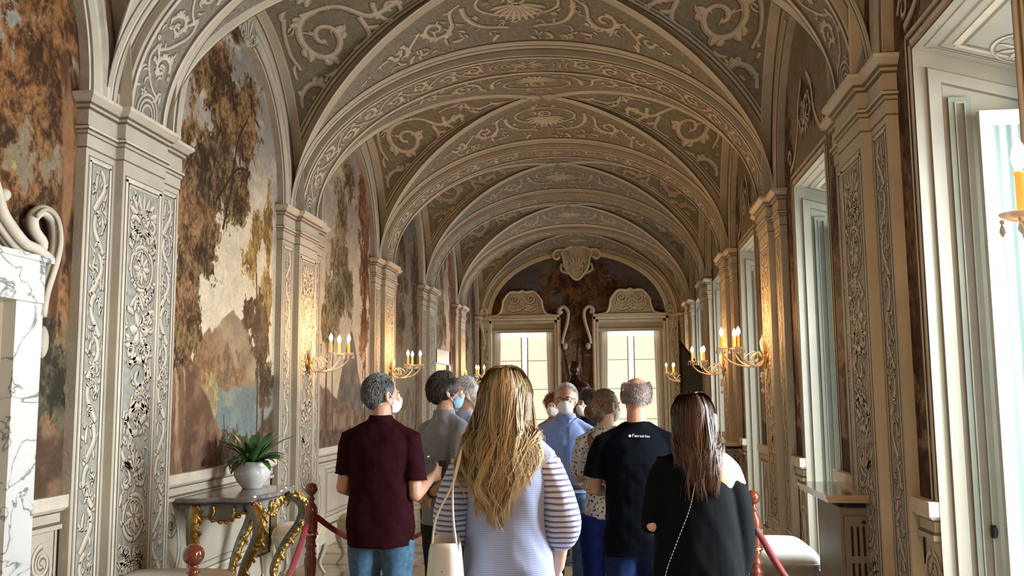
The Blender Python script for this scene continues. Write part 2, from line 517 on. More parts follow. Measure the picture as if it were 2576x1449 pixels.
def bay_charts(yc, hb):
    tsd, ssd = arc_table(hb, 1.68)
    def side(p, off):
        th = np.interp(p[:, 0], ssd, tsd); u = p[:, 1] / A1
        b = B2C + B2D * (1 - u ** 2)
        n = np.stack([0 * th, -np.sin(th) / hb, -np.cos(th) / b], 1); n /= np.linalg.norm(n, axis=1)[:, None]
        return np.stack([XC + p[:, 1], yc + hb * np.sin(th), ZS + b * np.cos(th)], 1) + n * off
    def front(p, off):
        th = np.interp(p[:, 0], SFR, TFR); v = p[:, 1] / hb
        b = B1C + B1D * (1 - v ** 2)
        n = np.stack([-np.sin(th) / A1, 0 * th, -np.cos(th) / b], 1); n /= np.linalg.norm(n, axis=1)[:, None]
        return np.stack([XC + A1 * np.sin(th), yc + p[:, 1], ZS + b * np.cos(th)], 1) + n * off
    return side, front, (tsd, ssd)

def side_ornament():
    o = Orn()
    for d in (-1, 1):
        o.spiral(d * 1.13, 1.98, .20, 1.57 - d * .6, 1.55, d, .06)
        o.st([(d * 1.32, 2.05), (d * 1.42, 1.9), (d * 1.28, 1.72), (d * .95, 1.62), (d * .75, 1.45)], .035, .07)
        o.st([(d * 1.25, 2.12), (d * 1.45, 2.14), (d * 1.6, 2.1)], .05, .02)
        for q in (1.5, 1.62, 1.72, 1.84): o.leaf(d * q, 2.16, -.6 if d > 0 else math.pi + .6, .12, .04, d * .9); o.leaf(d * q, 2.14, .5 if d > 0 else math.pi - .5, .10, .035, -d * .9)
        o.st([(d * 1.7, 2.15), (d * 2.05, 2.2)], .012, .012)
        o.spiral(d * .58, 1.80, .27, 0 if d < 0 else math.pi, 1.5, -d, .07)
        o.st([(d * .34, 1.95), (d * .28, 1.6), (d * .42, 1.32), (d * .30, 1.05)], .05, .06)
        o.spiral(d * .36, 1.12, .16, 1.57 + d * .5, 1.3, -d, .05)
        o.st([(d * .2, 1.3), (d * .1, 1.1), (d * .18, .8), (d * .1, .6)], .03, .045)
        o.st([(d * .72, 1.55), (d * .6, 1.38), (d * .42, 1.42)], .03, .05)
        o.st([(d * .85, 2.1), (d * .7, 2.16), (d * .5, 2.15), (d * .35, 2.1)], .03, .04)
        for (x, y, a) in [(.85, 1.75, .5), (.95, 2.14, 2.5), (.4, 2.12, 3.0), (.7, 1.5, .2), (.5, 1.25, .9), (.24, .78, 1.2), (.12, .5, 1.5)]:
            o.leaf(d * x, y, a if d > 0 else math.pi - a, .17, .05, d * .8)
        o.leaf(d * .05, .42, 1.57 - d * .5, .2, .04, d * .4)
    o.fan(0, 1.72, .28, .5, math.pi - .5, 9, .06); o.fan(0, 1.72, .2, math.pi + .5, 2 * math.pi - .5, 7, .05)
    o.ring(0, 1.72, .06, .06, .03); o.fan(0, .95, .2, -.2, math.pi + .2, 7, .05)
    return o
SIDE_ORN = filler(side_ornament(), 110, -2.2, 2.2, .2, 2.2, .13, .03, 5)

def front_ornament():
    o = Orn()
    o.fan(0, .52, .26, .25, math.pi - .25, 11, .045); o.ring(0, .50, .38, .20, .03); o.ring(0, .46, .07, .06, .03)
    for d in (-1, 1):
        o.st([(d * .10, .27), (d * .3, .22), (d * .48, .36), (d * .5, .62), (d * .38, .8), (d * .12, .86)], .05, .03, .01)
        o.spiral(d * .55, .34, .11, 1.57, 1.2, -d, .04, False)
        o.spiral(d * .80, .70, .16, math.pi if d > 0 else 0, 1.3, -d, .05)
        o.st([(d * .64, .74), (d * .62, .52), (d * .5, .42)], .03, .04)
        o.spiral(d * 1.22, .84, .11, math.pi if d > 0 else 0, 1.3, d, .04)
        o.st([(d * .96, .68), (d * 1.08, .82), (d * 1.14, .92)], .035, .03)
        o.st([(d * 1.33, .86), (d * 1.5, .9), (d * 1.66, .98)], .03, .03)
        o.spiral(d * 1.62, .95, .06, 0, 1.2, d, .028)
        for (x, y, a) in [(.95, .55, .3), (1.05, .95, .4), (1.4, .78, .9), (1.75, .96, .2), (.7, .92, 2.6), (.35, .14, 2.8), (.2, .95, .3), (1.9, 1.0, .1), (2.05, 1.02, .1)]:
            o.leaf(d * x, y, a if d > 0 else math.pi - a, .15, .042, d * .7)
    return o
FRONT_ORN = filler(front_ornament(), 170, -2.2, 2.2, .1, 1.1, .11, .028, 8)

def rib_lines(chart, mb, pts, sgn, bands, keep=None):
    stripes(mb, chart, pts, [(o * sgn, w, m_) for o, w, m_ in bands], .003, keep)

def vault_bay(i, near, far, detail):
    y0, y1 = near + MAINW, far - MAINW
    yc, hb = (y0 + y1) / 2, (y1 - y0) / 2
    side, front, (tsd, ssd) = bay_charts(yc, hb)
    mb = MB()
    th = np.linspace(-math.pi / 2, math.pi / 2, 81); tt = np.linspace(0, 1, 25)
    S_ = np.sin(th)[:, None]; T_ = np.abs(S_) * (1 - tt) + tt; S_ = S_ + 0 * T_; Cc = np.sqrt(np.maximum(0, 1 - S_ ** 2))
    for d in (-1, 1):
        mb.grid(np.stack([XC + A1 * d * T_, yc + hb * S_, ZS + (B2C + B2D * (1 - T_ ** 2)) * Cc], -1), 1)
        mb.grid(np.stack([XC + A1 * S_, yc + hb * d * T_, ZS + (B1C + B1D * (1 - T_ ** 2)) * Cc], -1), 6)
    # diagonal bands
    q = np.linspace(.0, 1, 60); thq = q * math.pi / 2
    for sx in (-1, 1):
        for sy in (-1, 1):
            ps = np.stack([sy * np.interp(thq, tsd, ssd), sx * A1 * np.sin(thq)], 1)
            pf = np.stack([sx * np.interp(thq, TFR, SFR), sy * hb * np.sin(thq)], 1)
            g = sx * sy
            rib_lines(side, mb, ps, g, [(.05, .10, 0), (.105, .012, 3), (.125, .024, 2), (.142, .010, 3), (.160, .018, 0), (.174, .010, 3)])
            rib_lines(front, mb, pf, -g, [(.055, .11, 0), (.105, .022, 2), (.122, .014, 3)])
    # border along the wall arch and along the bands
    for sx in (-1, 1):
        l = np.stack([np.linspace(ssd[0], ssd[-1], 90), np.full(90, sx * (A1 - .05))], 1)
        stripes(mb, side, l, [(0, .10, 0), (sx * .05, .012, 3), (-sx * .045, .012, 2)], .006)
        l2 = np.stack([np.linspace(SFR[0], SFR[-1], 120), np.full(120, sx * (hb - .075))], 1)
        stripes(mb, front, l2, [(0, .15, 0), (sx * .06, .02, 3), (sx * .035, .016, 2), (0, .012, 3), (-sx * .02, .018, 2), (-sx * .05, .016, 4), (-sx * .074, .012, 3)], .006)
    def ks(p):
        thp = np.interp(p[:, 0], ssd, tsd); return (np.abs(p[:, 1]) / A1 > np.abs(np.sin(thp)) + .10) & (np.abs(p[:, 1]) < A1 - .13)
    def kf(p):
        thp = np.interp(p[:, 0], SFR, TFR); return (np.abs(p[:, 1]) / hb > np.abs(np.sin(thp)) + .13) & (np.abs(p[:, 1]) < hb - .17)
    for d in (-1, 1):
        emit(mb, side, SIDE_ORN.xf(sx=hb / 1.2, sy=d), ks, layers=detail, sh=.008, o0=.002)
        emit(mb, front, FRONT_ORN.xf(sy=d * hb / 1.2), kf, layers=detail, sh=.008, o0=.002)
    return struct(mb.build('ceiling', GR))

def band_ornament():
    o = Orn()
    for q in (.17, .145, .115): o.ring(0, 0, q * 2.3, q, .014)
    o.rosette(0, 0, .22, .09, 10, .3); o.ring(0, 0, .05, .03, .014)
    for d in (-1, 1):
        s = .50; k = 0
        while s < 2.75:
            e = 1 if k % 2 else -1
            r = .095
            o.spiral(d * (s + .06), e * .03, r, 1.57 * e, 1.25, e * d, .032)
            o.st([(d * (s - .06), -e * .1), (d * (s + .06), -e * .125), (d * (s + .2), -e * .02), (d * (s + .26), e * .08)], .026, .02)
            o.leaf(d * (s + .2), e * .09, 0 if d > 0 else math.pi, .12, .035, e * .6)
            o.rosette(d * (s + .27), -e * .08, .035, .035, 5, .55)
            s += .29; k += 1
        # volute at the foot
        for rr in (.12, .09, .06): 
            a = np.linspace(-.2, math.pi + .2, 16)
            o.raw(np.stack([d * (2.94 - rr * 1.2 * np.sin(a)), rr * np.cos(a)], 1), np.full(16, .018))
        o.spiral(d * 2.98, .045, .04, 0, 1.0, 1, .018, False); o.spiral(d * 2.98, -.045, .04, 0, 1.0, -1, .018, False)
    return o
BAND_ORN = filler(band_ornament(), 150, -2.8, 2.8, -.14, .14, .07, .02, 9)
BB = 1.50
TB, SB = arc_table(HW, BB)
def band_chart(c):
    def M(p, off):
        th = np.interp(p[:, 0], SB, TB)
        n = np.stack([-np.sin(th) / HW, 0 * th, -np.cos(th) / BB], 1); n /= np.linalg.norm(n, axis=1)[:, None]
        return np.stack([XC + HW * np.sin(th), c + p[:, 1], ZS + BB * np.cos(th)], 1) + n * off
    return M

def band(c, k, detail, w=MAINW):
    mb = MB(); M = band_chart(c); L = np.linspace(SB[0], SB[-1], 97)
    # cross profile of the arch soffit: real steps at the two edges
    prof = [(-w, -.075, 0), (-w, 0, 0), (-w + .03, 0, 3), (-w + .04, .010, 2), (-w + .07, .010, 3), (-w + .082, -.004, 6), (w - .082, -.004, 3), (w - .07, .010, 2), (w - .04, .010, 3), (w - .03, 0, 0), (w, 0, 0), (w, -.075, 0)]
    for i in range(len(prof) - 1):
        a, b = prof[i], prof[i + 1]
        mb.grid(np.stack([M(np.stack([L, np.full(97, a[0])], 1), a[1]), M(np.stack([L, np.full(97, b[0])], 1), b[1])], 1), a[2])
    emit(mb, lambda p, off: M(p, off - .004), BAND_ORN.xf(sy=(w - .085) / .17), layers=detail)
    return struct(mb.build('ceiling', GR))

for i, (a, b) in enumerate(BAYS):
    vault_bay(i, a, b, 3 if i < 4 else 2)
for i, c in enumerate(PIERS):
    band(c, i, 3 if i < 5 else 2)

# ------------------------------------------------------------------ frescoes
def lin(r, g, b):
    return np.array([((c / 255 + .055) / 1.055) ** 2.4 if c > 10 else c / 255 / 12.92 for c in (r, g, b)])
def foliage(C, s, z, blobs, cd_, cl, seed, fine=20., soft=.06, edge=.55):
    m = np.full(s.shape, -9.)
    for cs, cz, rs, rz in blobs:
        m = np.maximum(m, 1 - np.sqrt(((s - cs) / rs) ** 2 + ((z - cz) / rz) ** 2))
    m = m - .55 * sstep(.56, .72, fbm(s * 7, z * 6, 3, seed + 31)) * sstep(.75, .15, m)
    wx, wz = s + .10 * (fbm(s * 5, z * 5, 3, seed + 21) - .5), z + .10 * (fbm(s * 5, z * 5, 3, seed + 22) - .5)
    m = m + (fbm(wx * 4.5, wz * 3.2, 3, seed) - .5) * .95 + (fbm(wx * fine, wz * fine * .8, 4, seed + 5, .8) - .5) * edge * 2.0
    a = sstep(.0, soft * 1.6, m - .10)
    t = fbm(wx * fine * 1.6, wz * fine * 1.1, 4, seed + 9, .85) * .8 + fbm(wx * 5, wz * 4, 4, seed + 3) * .45 - .07 + .10 * sstep(.5, .0, m)
    col = mixc(np.broadcast_to(cd_ * .8, C.shape), cl, sstep(.42, .80, t))
    hue = fbm(s * 2.2 + 3, z * 2.0, 3, seed + 40)[..., None]
    col = col * (1 + (hue - .5) * np.array([.4, .05, -.35]))
    C[:] = mixc(C, col, a * .97) if False else C * (1 - a[..., None]) + col * a[..., None]
def trunk(C, s, z, pts, w, col, col2=None):
    P = smooth_path(pts, 28); d = np.full(s.shape, 9.); ww = np.linspace(w, w * .45, len(P))
    for i in range(len(P) - 1):
        a, b = P[i], P[i + 1]; ab = b - a
        t = np.clip(((s - a[0]) * ab[0] + (z - a[1]) * ab[1]) / (ab @ ab + 1e-9), 0, 1)
        d = np.minimum(d, np.hypot(s - a[0] - ab[0] * t, z - a[1] - ab[1] * t) / ww[i])
    a = sstep(1.1, .8, d + (fbm(s * 14, z * 14, 2, 77) - .5) * .5)
    tone = np.broadcast_to(np.asarray(col), C.shape)
    if col2 is not None: tone = mixc(tone, col2, sstep(.4, .6, fbm(s * 10, z * 2.5, 3, 31)))
    C[:] = C * (1 - a[..., None]) + tone * a[..., None]
def ground(C, s, z, h, col, col2, seed, fine=9.):
    a = sstep(-.01, .02, h + (fbm(s * 6, z * 6, 3, seed) - .5) * .12 - z)
    t = fbm(s * fine, z * fine, 4, seed + 2)
    tone = mixc(np.broadcast_to(np.asarray(col), C.shape), col2, sstep(.3, .7, t))
    C[:] = C * (1 - a[..., None]) + tone * a[..., None]
def peak(C, s, z, cs, cz, slope, base, col, col2, seed):
    h = cz - np.abs(s - cs) * slope + (fbm(s * 5, s * 0, 3, seed) - .5) * .2
    ground(C, s, z, np.maximum(h, base), col, col2, seed, 6.)

def fresco(kind, s, z):
    """s in metres from the bay centre (away from the camera +), z in metres"""
    C = np.empty(s.shape + (3,))
    top, low = {'lake': (lin(128, 126, 124), lin(196, 184, 160)), 'autumn': (lin(132, 140, 138), lin(112, 94, 66)), 'poplar': (lin(140, 130, 130), lin(190, 172, 150)),
                'dark': (lin(92, 90, 92), lin(120, 110, 90)), 'dusk': (lin(74, 76, 88), lin(104, 92, 76)), 'dim': (lin(120, 112, 100), lin(120, 105, 85))}[kind]
    n = fbm(s * 1.2, z * 2.2, 4, 4)
    C[:] = mixc(np.broadcast_to(low, C.shape), top, sstep(2.2, 4.3, z + (n - .5) * .8))
    C[:] = mixc(C, low * 1.12, sstep(.5, .72, fbm(s * 1.6 + 4, z * 3.4, 4, 9)) * .5)
    if kind == 'lake':
        peak(C, s, z, .12, 2.30, .55, 1.7, lin(150, 128, 100), lin(122, 110, 88), 5)
        peak(C, s, z, -.25, 2.18, .7, 1.62, lin(142, 112, 80), lin(128, 92, 60), 15)
        foliage(C, s, z, [(-.2, 1.85, .5, .22), (.1, 1.78, .35, .16)], lin(122, 92, 62), lin(160, 116, 72), 61, 16)
        ground(C, s, z, np.full_like(s, 1.68), lin(120, 128, 124), lin(96, 112, 112), 21, 5.)
        ground(C, s, z, 1.6 - (s - .1) * .0 - np.abs(s - .35) * .05 - .05, lin(92, 114, 120), lin(116, 130, 126), 22, 4.)
        foliage(C, s, z, [(-.28, 1.62, .16, .3)], lin(140, 118, 76), lin(168, 146, 92), 71, 14)
        ground(C, s, z, 1.58 + (-s - .35) * 1.0, lin(96, 66, 48), lin(128, 92, 70), 23)
        ground(C, s, z, 1.28 + (s - .6) * .45, lin(74, 60, 44), lin(104, 88, 64), 24)
        ground(C, s, z, 1.24 + (-s - .2) * .35, lin(88, 58, 44), lin(118, 84, 66), 25)
        foliage(C, s, z, [(.05, 1.12, .38, .26), (.35, 1.1, .3, .2)], lin(48, 38, 26), lin(84, 70, 44), 33, 18)
        trunk(C, s, z, [(-.05, 1.1), (-.02, 1.3), (-.04, 1.46)], .02, lin(70, 52, 36))
        trunk(C, s, z, [(-.85, 1.0), (-.82, 1.7), (-.92, 2.1), (-.86, 2.6), (-.74, 3.2), (-.5, 3.7)], .085, lin(112, 84, 58), lin(164, 132, 98))
        foliage(C, s, z, [(-.75, 2.1, .3, .35), (-.8, 2.62, .42, .36), (-.45, 2.85, .42, .42), (-.7, 3.25, .7, .5), (-.25, 3.55, .6, .5), (-.1, 4.0, .65, .45), (-.45, 4.3, .55, .35), (.25, 3.85, .42, .4), (.3, 4.2, .32, .3), (.15, 3.35, .3, .3)], lin(58, 38, 20), lin(140, 108, 62), 41, 19)
        foliage(C, s, z, [(-.8, 2.95, .4, .3), (-.85, 2.3, .28, .25)], lin(78, 52, 28), lin(150, 108, 66), 47, 17)
        trunk(C, s, z, [(-.15, 3.0), (.0, 3.4), (.1, 3.8), (.3, 4.05)], .022, lin(48, 34, 20))
        trunk(C, s, z, [(-.3, 3.2), (.1, 3.55), (.38, 3.6)], .016, lin(48, 34, 20))
        trunk(C, s, z, [(.68, 1.15), (.66, 1.9), (.6, 2.6), (.56, 3.0)], .022, lin(78, 60, 40))
        trunk(C, s, z, [(.8, 1.15), (.82, 1.9), (.84, 2.7)], .028, lin(70, 54, 36))
        foliage(C, s, z, [(.5, 2.85, .2, .24), (.56, 3.1, .2, .2), (.86, 3.1, .16, .5), (.84, 2.55, .2, .4)], lin(112, 84, 34), lin(170, 138, 72), 51, 18)
        foliage(C, s, z, [(.72, 2.1, .22, .4), (.84, 1.7, .2, .3), (.42, 2.35, .16, .14)], lin(64, 48, 34), lin(104, 84, 60), 55, 18)
    elif kind == 'autumn':
        ground(C, s, z, 1.9 + 0 * s, lin(110, 96, 66), lin(76, 70, 50), 21)
        foliage(C, s, z, [(-.6, 3.9, .9, .9), (-.3, 3.0, .8, .7)], lin(70, 70, 30), lin(150, 142, 74), 41, 15)
        foliage(C, s, z, [(.55, 4.2, .8, .8), (.75, 3.4, .6, .8), (.3, 3.2, .6, .5), (.9, 2.5, .45, .7), (.35, 2.6, .6, .4)], lin(60, 36, 14), lin(140, 94, 44), 43, 17)
        trunk(C, s, z, [(.9, 1.0), (.86, 2.0), (.98, 2.9), (.9, 3.6)], .10, lin(84, 52, 28), lin(130, 90, 54))
        foliage(C, s, z, [(.65, 1.9, .3, .5), (.85, 1.7, .25, .4), (.5, 2.3, .4, .3)], lin(52, 46, 32), lin(94, 88, 64), 45, 18)
        ground(C, s, z, 1.5 + .1 * np.sin(s * 4), lin(80, 58, 42), lin(124, 94, 70), 27)
    elif kind == 'poplar':
        peak(C, s, z, .25, 2.42, 1.5, 1.5, lin(120, 108, 100), lin(92, 88, 86), 5)
        ground(C, s, z, 1.55 + (-s) * .2, lin(104, 80, 66), lin(140, 116, 98), 25)
        trunk(C, s, z, [(-.7, 1.1), (-.72, 1.9), (-.6, 2.6)], .035, lin(70, 60, 48))
        trunk(C, s, z, [(-.45, 1.1), (-.5, 1.9), (-.4, 2.8)], .025, lin(84, 70, 56))
        foliage(C, s, z, [(-.3, 3.2, .45, .6), (-.15, 3.8, .4, .55), (.1, 4.25, .3, .35), (-.45, 2.7, .4, .45), (-.7, 2.4, .35, .4), (.0, 2.9, .35, .45)], lin(84, 70, 44), lin(150, 130, 92), 42, 16)
        foliage(C, s, z, [(.75, 4.0, .35, .7), (.85, 3.2, .3, .7), (.8, 2.5, .26, .6)], lin(84, 50, 28), lin(146, 98, 60), 44, 16)
        trunk(C, s, z, [(.9, 1.1), (.88, 2.4), (.8, 3.6)], .03, lin(74, 46, 30))
        ground(C, s, z, 1.25 + .0 * s, lin(84, 62, 50), lin(112, 88, 70), 26)
    elif kind == 'dark':
        foliage(C, s, z, [(-.4, 3.6, .6, .9), (-.5, 2.8, .5, .6), (.6, 3.5, .4, .9), (.7, 2.6, .35, .6)], lin(56, 42, 26), lin(116, 92, 62), 42, 15)
        ground(C, s, z, 1.7 + .3 * s, lin(92, 78, 64), lin(124, 106, 86), 25)
        trunk(C, s, z, [(.7, 1.1), (.75, 2.2), (.6, 3.2)], .04, lin(60, 44, 30))
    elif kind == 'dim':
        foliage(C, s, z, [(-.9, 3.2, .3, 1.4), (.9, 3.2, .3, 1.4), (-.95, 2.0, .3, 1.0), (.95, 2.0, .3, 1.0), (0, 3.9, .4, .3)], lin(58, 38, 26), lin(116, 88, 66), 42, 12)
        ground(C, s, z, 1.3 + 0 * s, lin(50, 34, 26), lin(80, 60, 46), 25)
    else:
        foliage(C, s, z, [(-1.4, 3.7, .7, .5), (-1.9, 3.2, .6, .9), (-1.0, 3.3, .5, .4)], lin(66, 32, 12), lin(118, 66, 26), 43, 9)
        foliage(C, s, z, [(.2, 4.1, 1.0, .5), (.0, 3.5, .9, .5), (.7, 3.9, .6, .6), (1.0, 3.3, .6, .5), (-.3, 3.2, .6, .5), (0.2, 2.9, .8, .5)], lin(56, 34, 18), lin(104, 70, 42), 41, 8, edge=.7)
        foliage(C, s, z, [(1.7, 3.2, .5, .5)], lin(52, 34, 30), lin(84, 62, 56), 48, 9)
        ground(C, s, z, 2.5 + 0 * s, lin(70, 44, 26), lin(112, 76, 46), 25, 5.)
        for k_, x in enumerate((-.42, -.25, -.05, .12, .28, .4)):
            trunk(C, s, z, [(x * .7, 1.0), (x * .9, 2.0), (x * 1.3 + .05 * (-1) ** k_, 2.9), (x * 1.5, 3.4)], .035, lin(44, 28, 18), lin(70, 48, 30))
        ground(C, s, z, 1.5 + 0 * s, lin(40, 26, 18), lin(66, 44, 30), 26)
    g = C.mean(-1, keepdims=True) * np.array([1.08, 1.0, .82])
    C = (C * .74 + g * .26) * np.array([1.05, .97, .88])
    C *= (1 + (fbm(s * 40, z * 40, 2, 99) - .5) * .3 + (fbm(s * 9, z * 7, 4, 98) - .5) * .32)[..., None] * 1.12
    return np.clip(C, .004, .95)

def mural_grid(mb, side, yc, y0, y1, zf0, zf1, kind, res, scale=1.0):
    """painted wall surface between y0..y1 from height zf0(s) to zf1(s)"""
    ny = max(3, int((y1 - y0) / res)); y = np.linspace(y0, y1, ny)
    lo, hi = zf0(y), zf1(y); nz = max(3, int((hi.max() - lo.min()) / res))
    t = np.linspace(0, 1, nz)
    Z = lo[:, None] * (1 - t) + hi[:, None] * t; Y = np.repeat(y[:, None], nz, 1)
    C = fresco(kind, (Y - yc) * scale, Z)
    X = np.full(Y.shape, side_x(side, -WALLD))
    mb.grid(np.stack([X, Y, Z], -1), 5, smooth=False, col=C.reshape(-1, 3), flip=(side > 0))

def archivolt(mb, side, yc, hb):
    th = np.linspace(-math.pi / 2, math.pi / 2, 73)
    w_ = PIERW - MAINW
    prof = [(0, -(WALLD - STEP), 4), (0, 0.0, 2), (.06, .0, 3), (.10, .010, 0), (.30, .014, 3), (.34, .004, 2), (.44, .004, 4), (.56, .012, 2), (.66, .012, 3), (.70, .0, 0), (.9, .0, 3), (.93, .012, 2), (1.0, .012, 0)]
    for i in range(len(prof) - 1):
        rows = []
        for t, h, _ in prof[i:i + 2]:
            a, b = hb - w_ * (1 - t), B2C - .33 * (1 - t)
            rows.append(np.stack([np.full(73, side_x(side, -STEP + h)), yc + a * np.sin(th), ZS + b * np.cos(th)], 1))
        mb.grid(np.stack(rows), prof[i][2])
    # shell at the crown of the arch
    M = wall_chart(side, -STEP)
    o = Orn(); o.fan(0, ZS + B2C - .42, .26, .4, math.pi - .4, 7, .05)
    for d in (-1, 1): o.spiral(d * .10, ZS + B2C - .36, .07, 1.57, 1.1, -d, .03, False); o.st([(d * .13, ZS + B2C - .12), (d * .15, ZS + B2C - .3), (d * .06, ZS + B2C - .44)], .03, .03)
    pl = np.array([(-.11, -.08), (.11, -.08), (.13, -.3), (.07, -.42), (0, -.46), (-.07, -.42), (-.13, -.3)]) + np.array([0, ZS + B2C])
    n = len(pl); X = side_x(side, -STEP + .05)
    top = np.array([(X, yc + p[0], p[1]) for p in pl]); bot = top.copy(); bot[:, 0] = side_x(side, -STEP)
    mb.add(top, [list(range(n))], 0, False); mb.grid(np.stack([top, bot]), 0, cv=True, smooth=False)
    emit(mb, lambda p, off: M(p, off + .05), o.xf(dx=yc), layers=3, sh=.004)

def dado(mb, side, y0, y1):
    plan = [(y0, -WALLD - .06), (y0, -WALLD), (y1, -WALLD), (y1, -WALLD - .06)]
    e_ = .052
    plan[0] = (y0 + e_, plan[0][1]); plan[1] = (y0 + e_, plan[1][1]); plan[2] = (y1 - e_, plan[2][1]); plan[3] = (y1 - e_, plan[3][1])
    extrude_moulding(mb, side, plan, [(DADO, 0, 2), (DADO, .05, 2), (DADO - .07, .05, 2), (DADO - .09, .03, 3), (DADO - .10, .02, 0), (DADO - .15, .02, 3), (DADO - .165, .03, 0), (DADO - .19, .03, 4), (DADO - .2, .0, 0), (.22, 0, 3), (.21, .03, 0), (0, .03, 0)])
    M = wall_chart(side, -WALLD)
    o = Orn()
    L = y1 - y0
    for d, ye in ((1, y0), (-1, y1)):
        o.spiral(ye + d * .16, .70, .10, 1.57, 1.6, -d, .03, False)
        o.st([(ye + d * .26, .72), (ye + d * .30, .5), (ye + d * .2, .3), (ye + d * .08, .26)], .04, .05)
        o.st([(ye + d * .07, .66), (ye + d * .1, .45), (ye + d * .06, .3)], .03, .03)
    emit(mb, M, o, layers=3)
    if L > 1.2: rect_lines(mb, M, y0 + .42, y1 - .42, .28, .84, [(.0, .02, 2), (.02, .008, 3), (.06, .012, 4), (.07, .006, 3)])

KINDS_L = ['lake', 'autumn', 'lake', 'poplar', 'dark', 'poplar', 'dark']
RES = [.03, .009, .0062, .009, .013, .016, .02]
def ellipse_top(yc, hw):
    return lambda y: ZS + (B2C - .33) * np.sqrt(np.clip(1 - ((y - yc) / hw) ** 2, 0, 1))
for i, (a, b) in enumerate(BAYS):
    y0, y1 = a + MAINW, b - MAINW; yc, hb = (y0 + y1) / 2, (y1 - y0) / 2; hw = hb - (PIERW - MAINW)
    Y0, Y1 = yc - hw, min(yc + hw, YEND)
    top = ellipse_top(yc, hw); flat = lambda v: (lambda y: np.full_like(y, v))
    # left wall
    mb = MB()
    mural_grid(mb, -1, yc, Y0, Y1, flat(DADO), top, KINDS_L[i], RES[i])
    archivolt(mb, -1, yc, hb); dado(mb, -1, Y0, Y1)
    struct(mb.build('wall_left', GR, colors=True))
    # right wall, pierced by a tall window
    mb = MB(); wf = WIN_FAR[i]; wn = wf - WINW
    R = max(.012, RES[i] * 1.4)
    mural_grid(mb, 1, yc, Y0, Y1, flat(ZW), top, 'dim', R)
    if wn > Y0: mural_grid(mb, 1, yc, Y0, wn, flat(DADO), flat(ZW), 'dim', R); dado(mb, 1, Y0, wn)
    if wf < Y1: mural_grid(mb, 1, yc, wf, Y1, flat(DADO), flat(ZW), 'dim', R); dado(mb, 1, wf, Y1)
    # painted window surround with a small pediment
    M = wall_chart(1, -WALLD); ym = (wn + wf) / 2
    o = Orn()
    for q, wd in ((.03, .05), (.09, .03)):
        o.raw(np.array([(wn - q, DADO), (wn - q, ZW + q), (wn - q, ZW + q), (wf + q, ZW + q), (wf + q, ZW + q), (wf + q, DADO)])[[0, 1]], np.array([wd, wd]))
        o.raw(np.array([(wf + q, DADO), (wf + q, ZW + q)]), np.array([wd, wd])); o.raw(np.array([(wn - q, ZW + q), (wf + q, ZW + q)]), np.array([wd, wd]))
    for d, ye in ((1, wn), (-1, wf)):
        o.st([(ye - d * .1, ZW + .15), (ye + d * .1, ZW + .22), (ye + d * .28, ZW + .42), (ye + d * .34, ZW + .62), (ym - d * .1, ZW + .78)], .05, .06)
        o.spiral(ye + d * .50, ZW + .48, .14, 0, 1.4, d, .045)
        o.spiral(ye - d * .1, ZW + .26, .09, 0, 1.2, -d, .04, False)
    o.rosette(ym, ZW + .42, .12, .14, 8, .35)
    emit(mb, M, o, lambda p: (np.abs(p[:, 0] - yc) < hw - .03) & (p[:, 1] < top(p[:, 0]) - .03), layers=3)
    archivolt(mb, 1, yc, hb)
    struct(mb.build('wall_right', GR, colors=True))

# fill behind the piers so that no light leaks in, and the wall behind the camera
mb = MB()
for side in (-1, 1):
    for i, c in enumerate(PIERS):
        mb.quad(*[(side_x(side, -.13), y, z) for y, z in ((c - PIERW - .02, 0), (c + PIERW + .02, 0), (c + PIERW + .02, 3.5), (c - PIERW - .02, 3.5))])
mb.quad((XL - .2, YBACK, 0), (XR + .2, YBACK, 0), (XR + .2, YBACK, 5.3), (XL - .2, YBACK, 5.3))
struct(mb.build('wall_back', GR))
# unseen shell added to block light leaks, open only at the windows
mb = MB(); xl, xr, zr, yb, yf_ = XL - .45, XR + 1.02, 5.55, YBACK - .1, YEND + .72
mb.quad((xl, yb, -.1), (xl, yf_, -.1), (xl, yf_, zr), (xl, yb, zr)); mb.quad((xl, yb, zr), (xr, yb, zr), (xr, yf_, zr), (xl, yf_, zr)); mb.quad((xl, yb, -.1), (xr, yb, -.1), (xr, yf_, -.1), (xl, yf_, -.1))
mb.quad((xr, yb, 3.12), (xr, yf_, 3.12), (xr, yf_, zr), (xr, yb, zr)); mb.quad((xl, yb, -.1), (xr, yb, -.1), (xr, yb, zr), (xl, yb, zr)); mb.quad((xl, yf_, 3.3), (xr, yf_, 3.3), (xr, yf_, zr), (xl, yf_, zr))
e_ = [yb] + [v for y in WIN_FAR for v in (y - WINW - .03, y + .03)] + [yf_]
for a, b in zip(e_[::2], e_[1::2]): mb.quad((xr, a, -.1), (xr, b, -.1), (xr, b, 3.13), (xr, a, 3.13))
for y in WIN_FAR:
    for q in (y + .03, y - WINW - .03): mb.quad((XR + WALLD + .01, q, 0), (xr, q, 0), (xr, q, 3.374), (XR + WALLD + .01, q, 3.374))
    mb.quad((XR + WALLD + .01, y, 3.42), (xr, y, 3.16), (xr, y - WINW, 3.16), (XR + WALLD + .01, y - WINW, 3.42))
for a, b in ((xl, -2.85), (-1.363, -.353), (1.124, xr)): mb.quad((a, yf_, -.1), (b, yf_, -.1), (b, yf_, 3.31), (a, yf_, 3.31))
struct(mb.build('wall_light_block', GR))

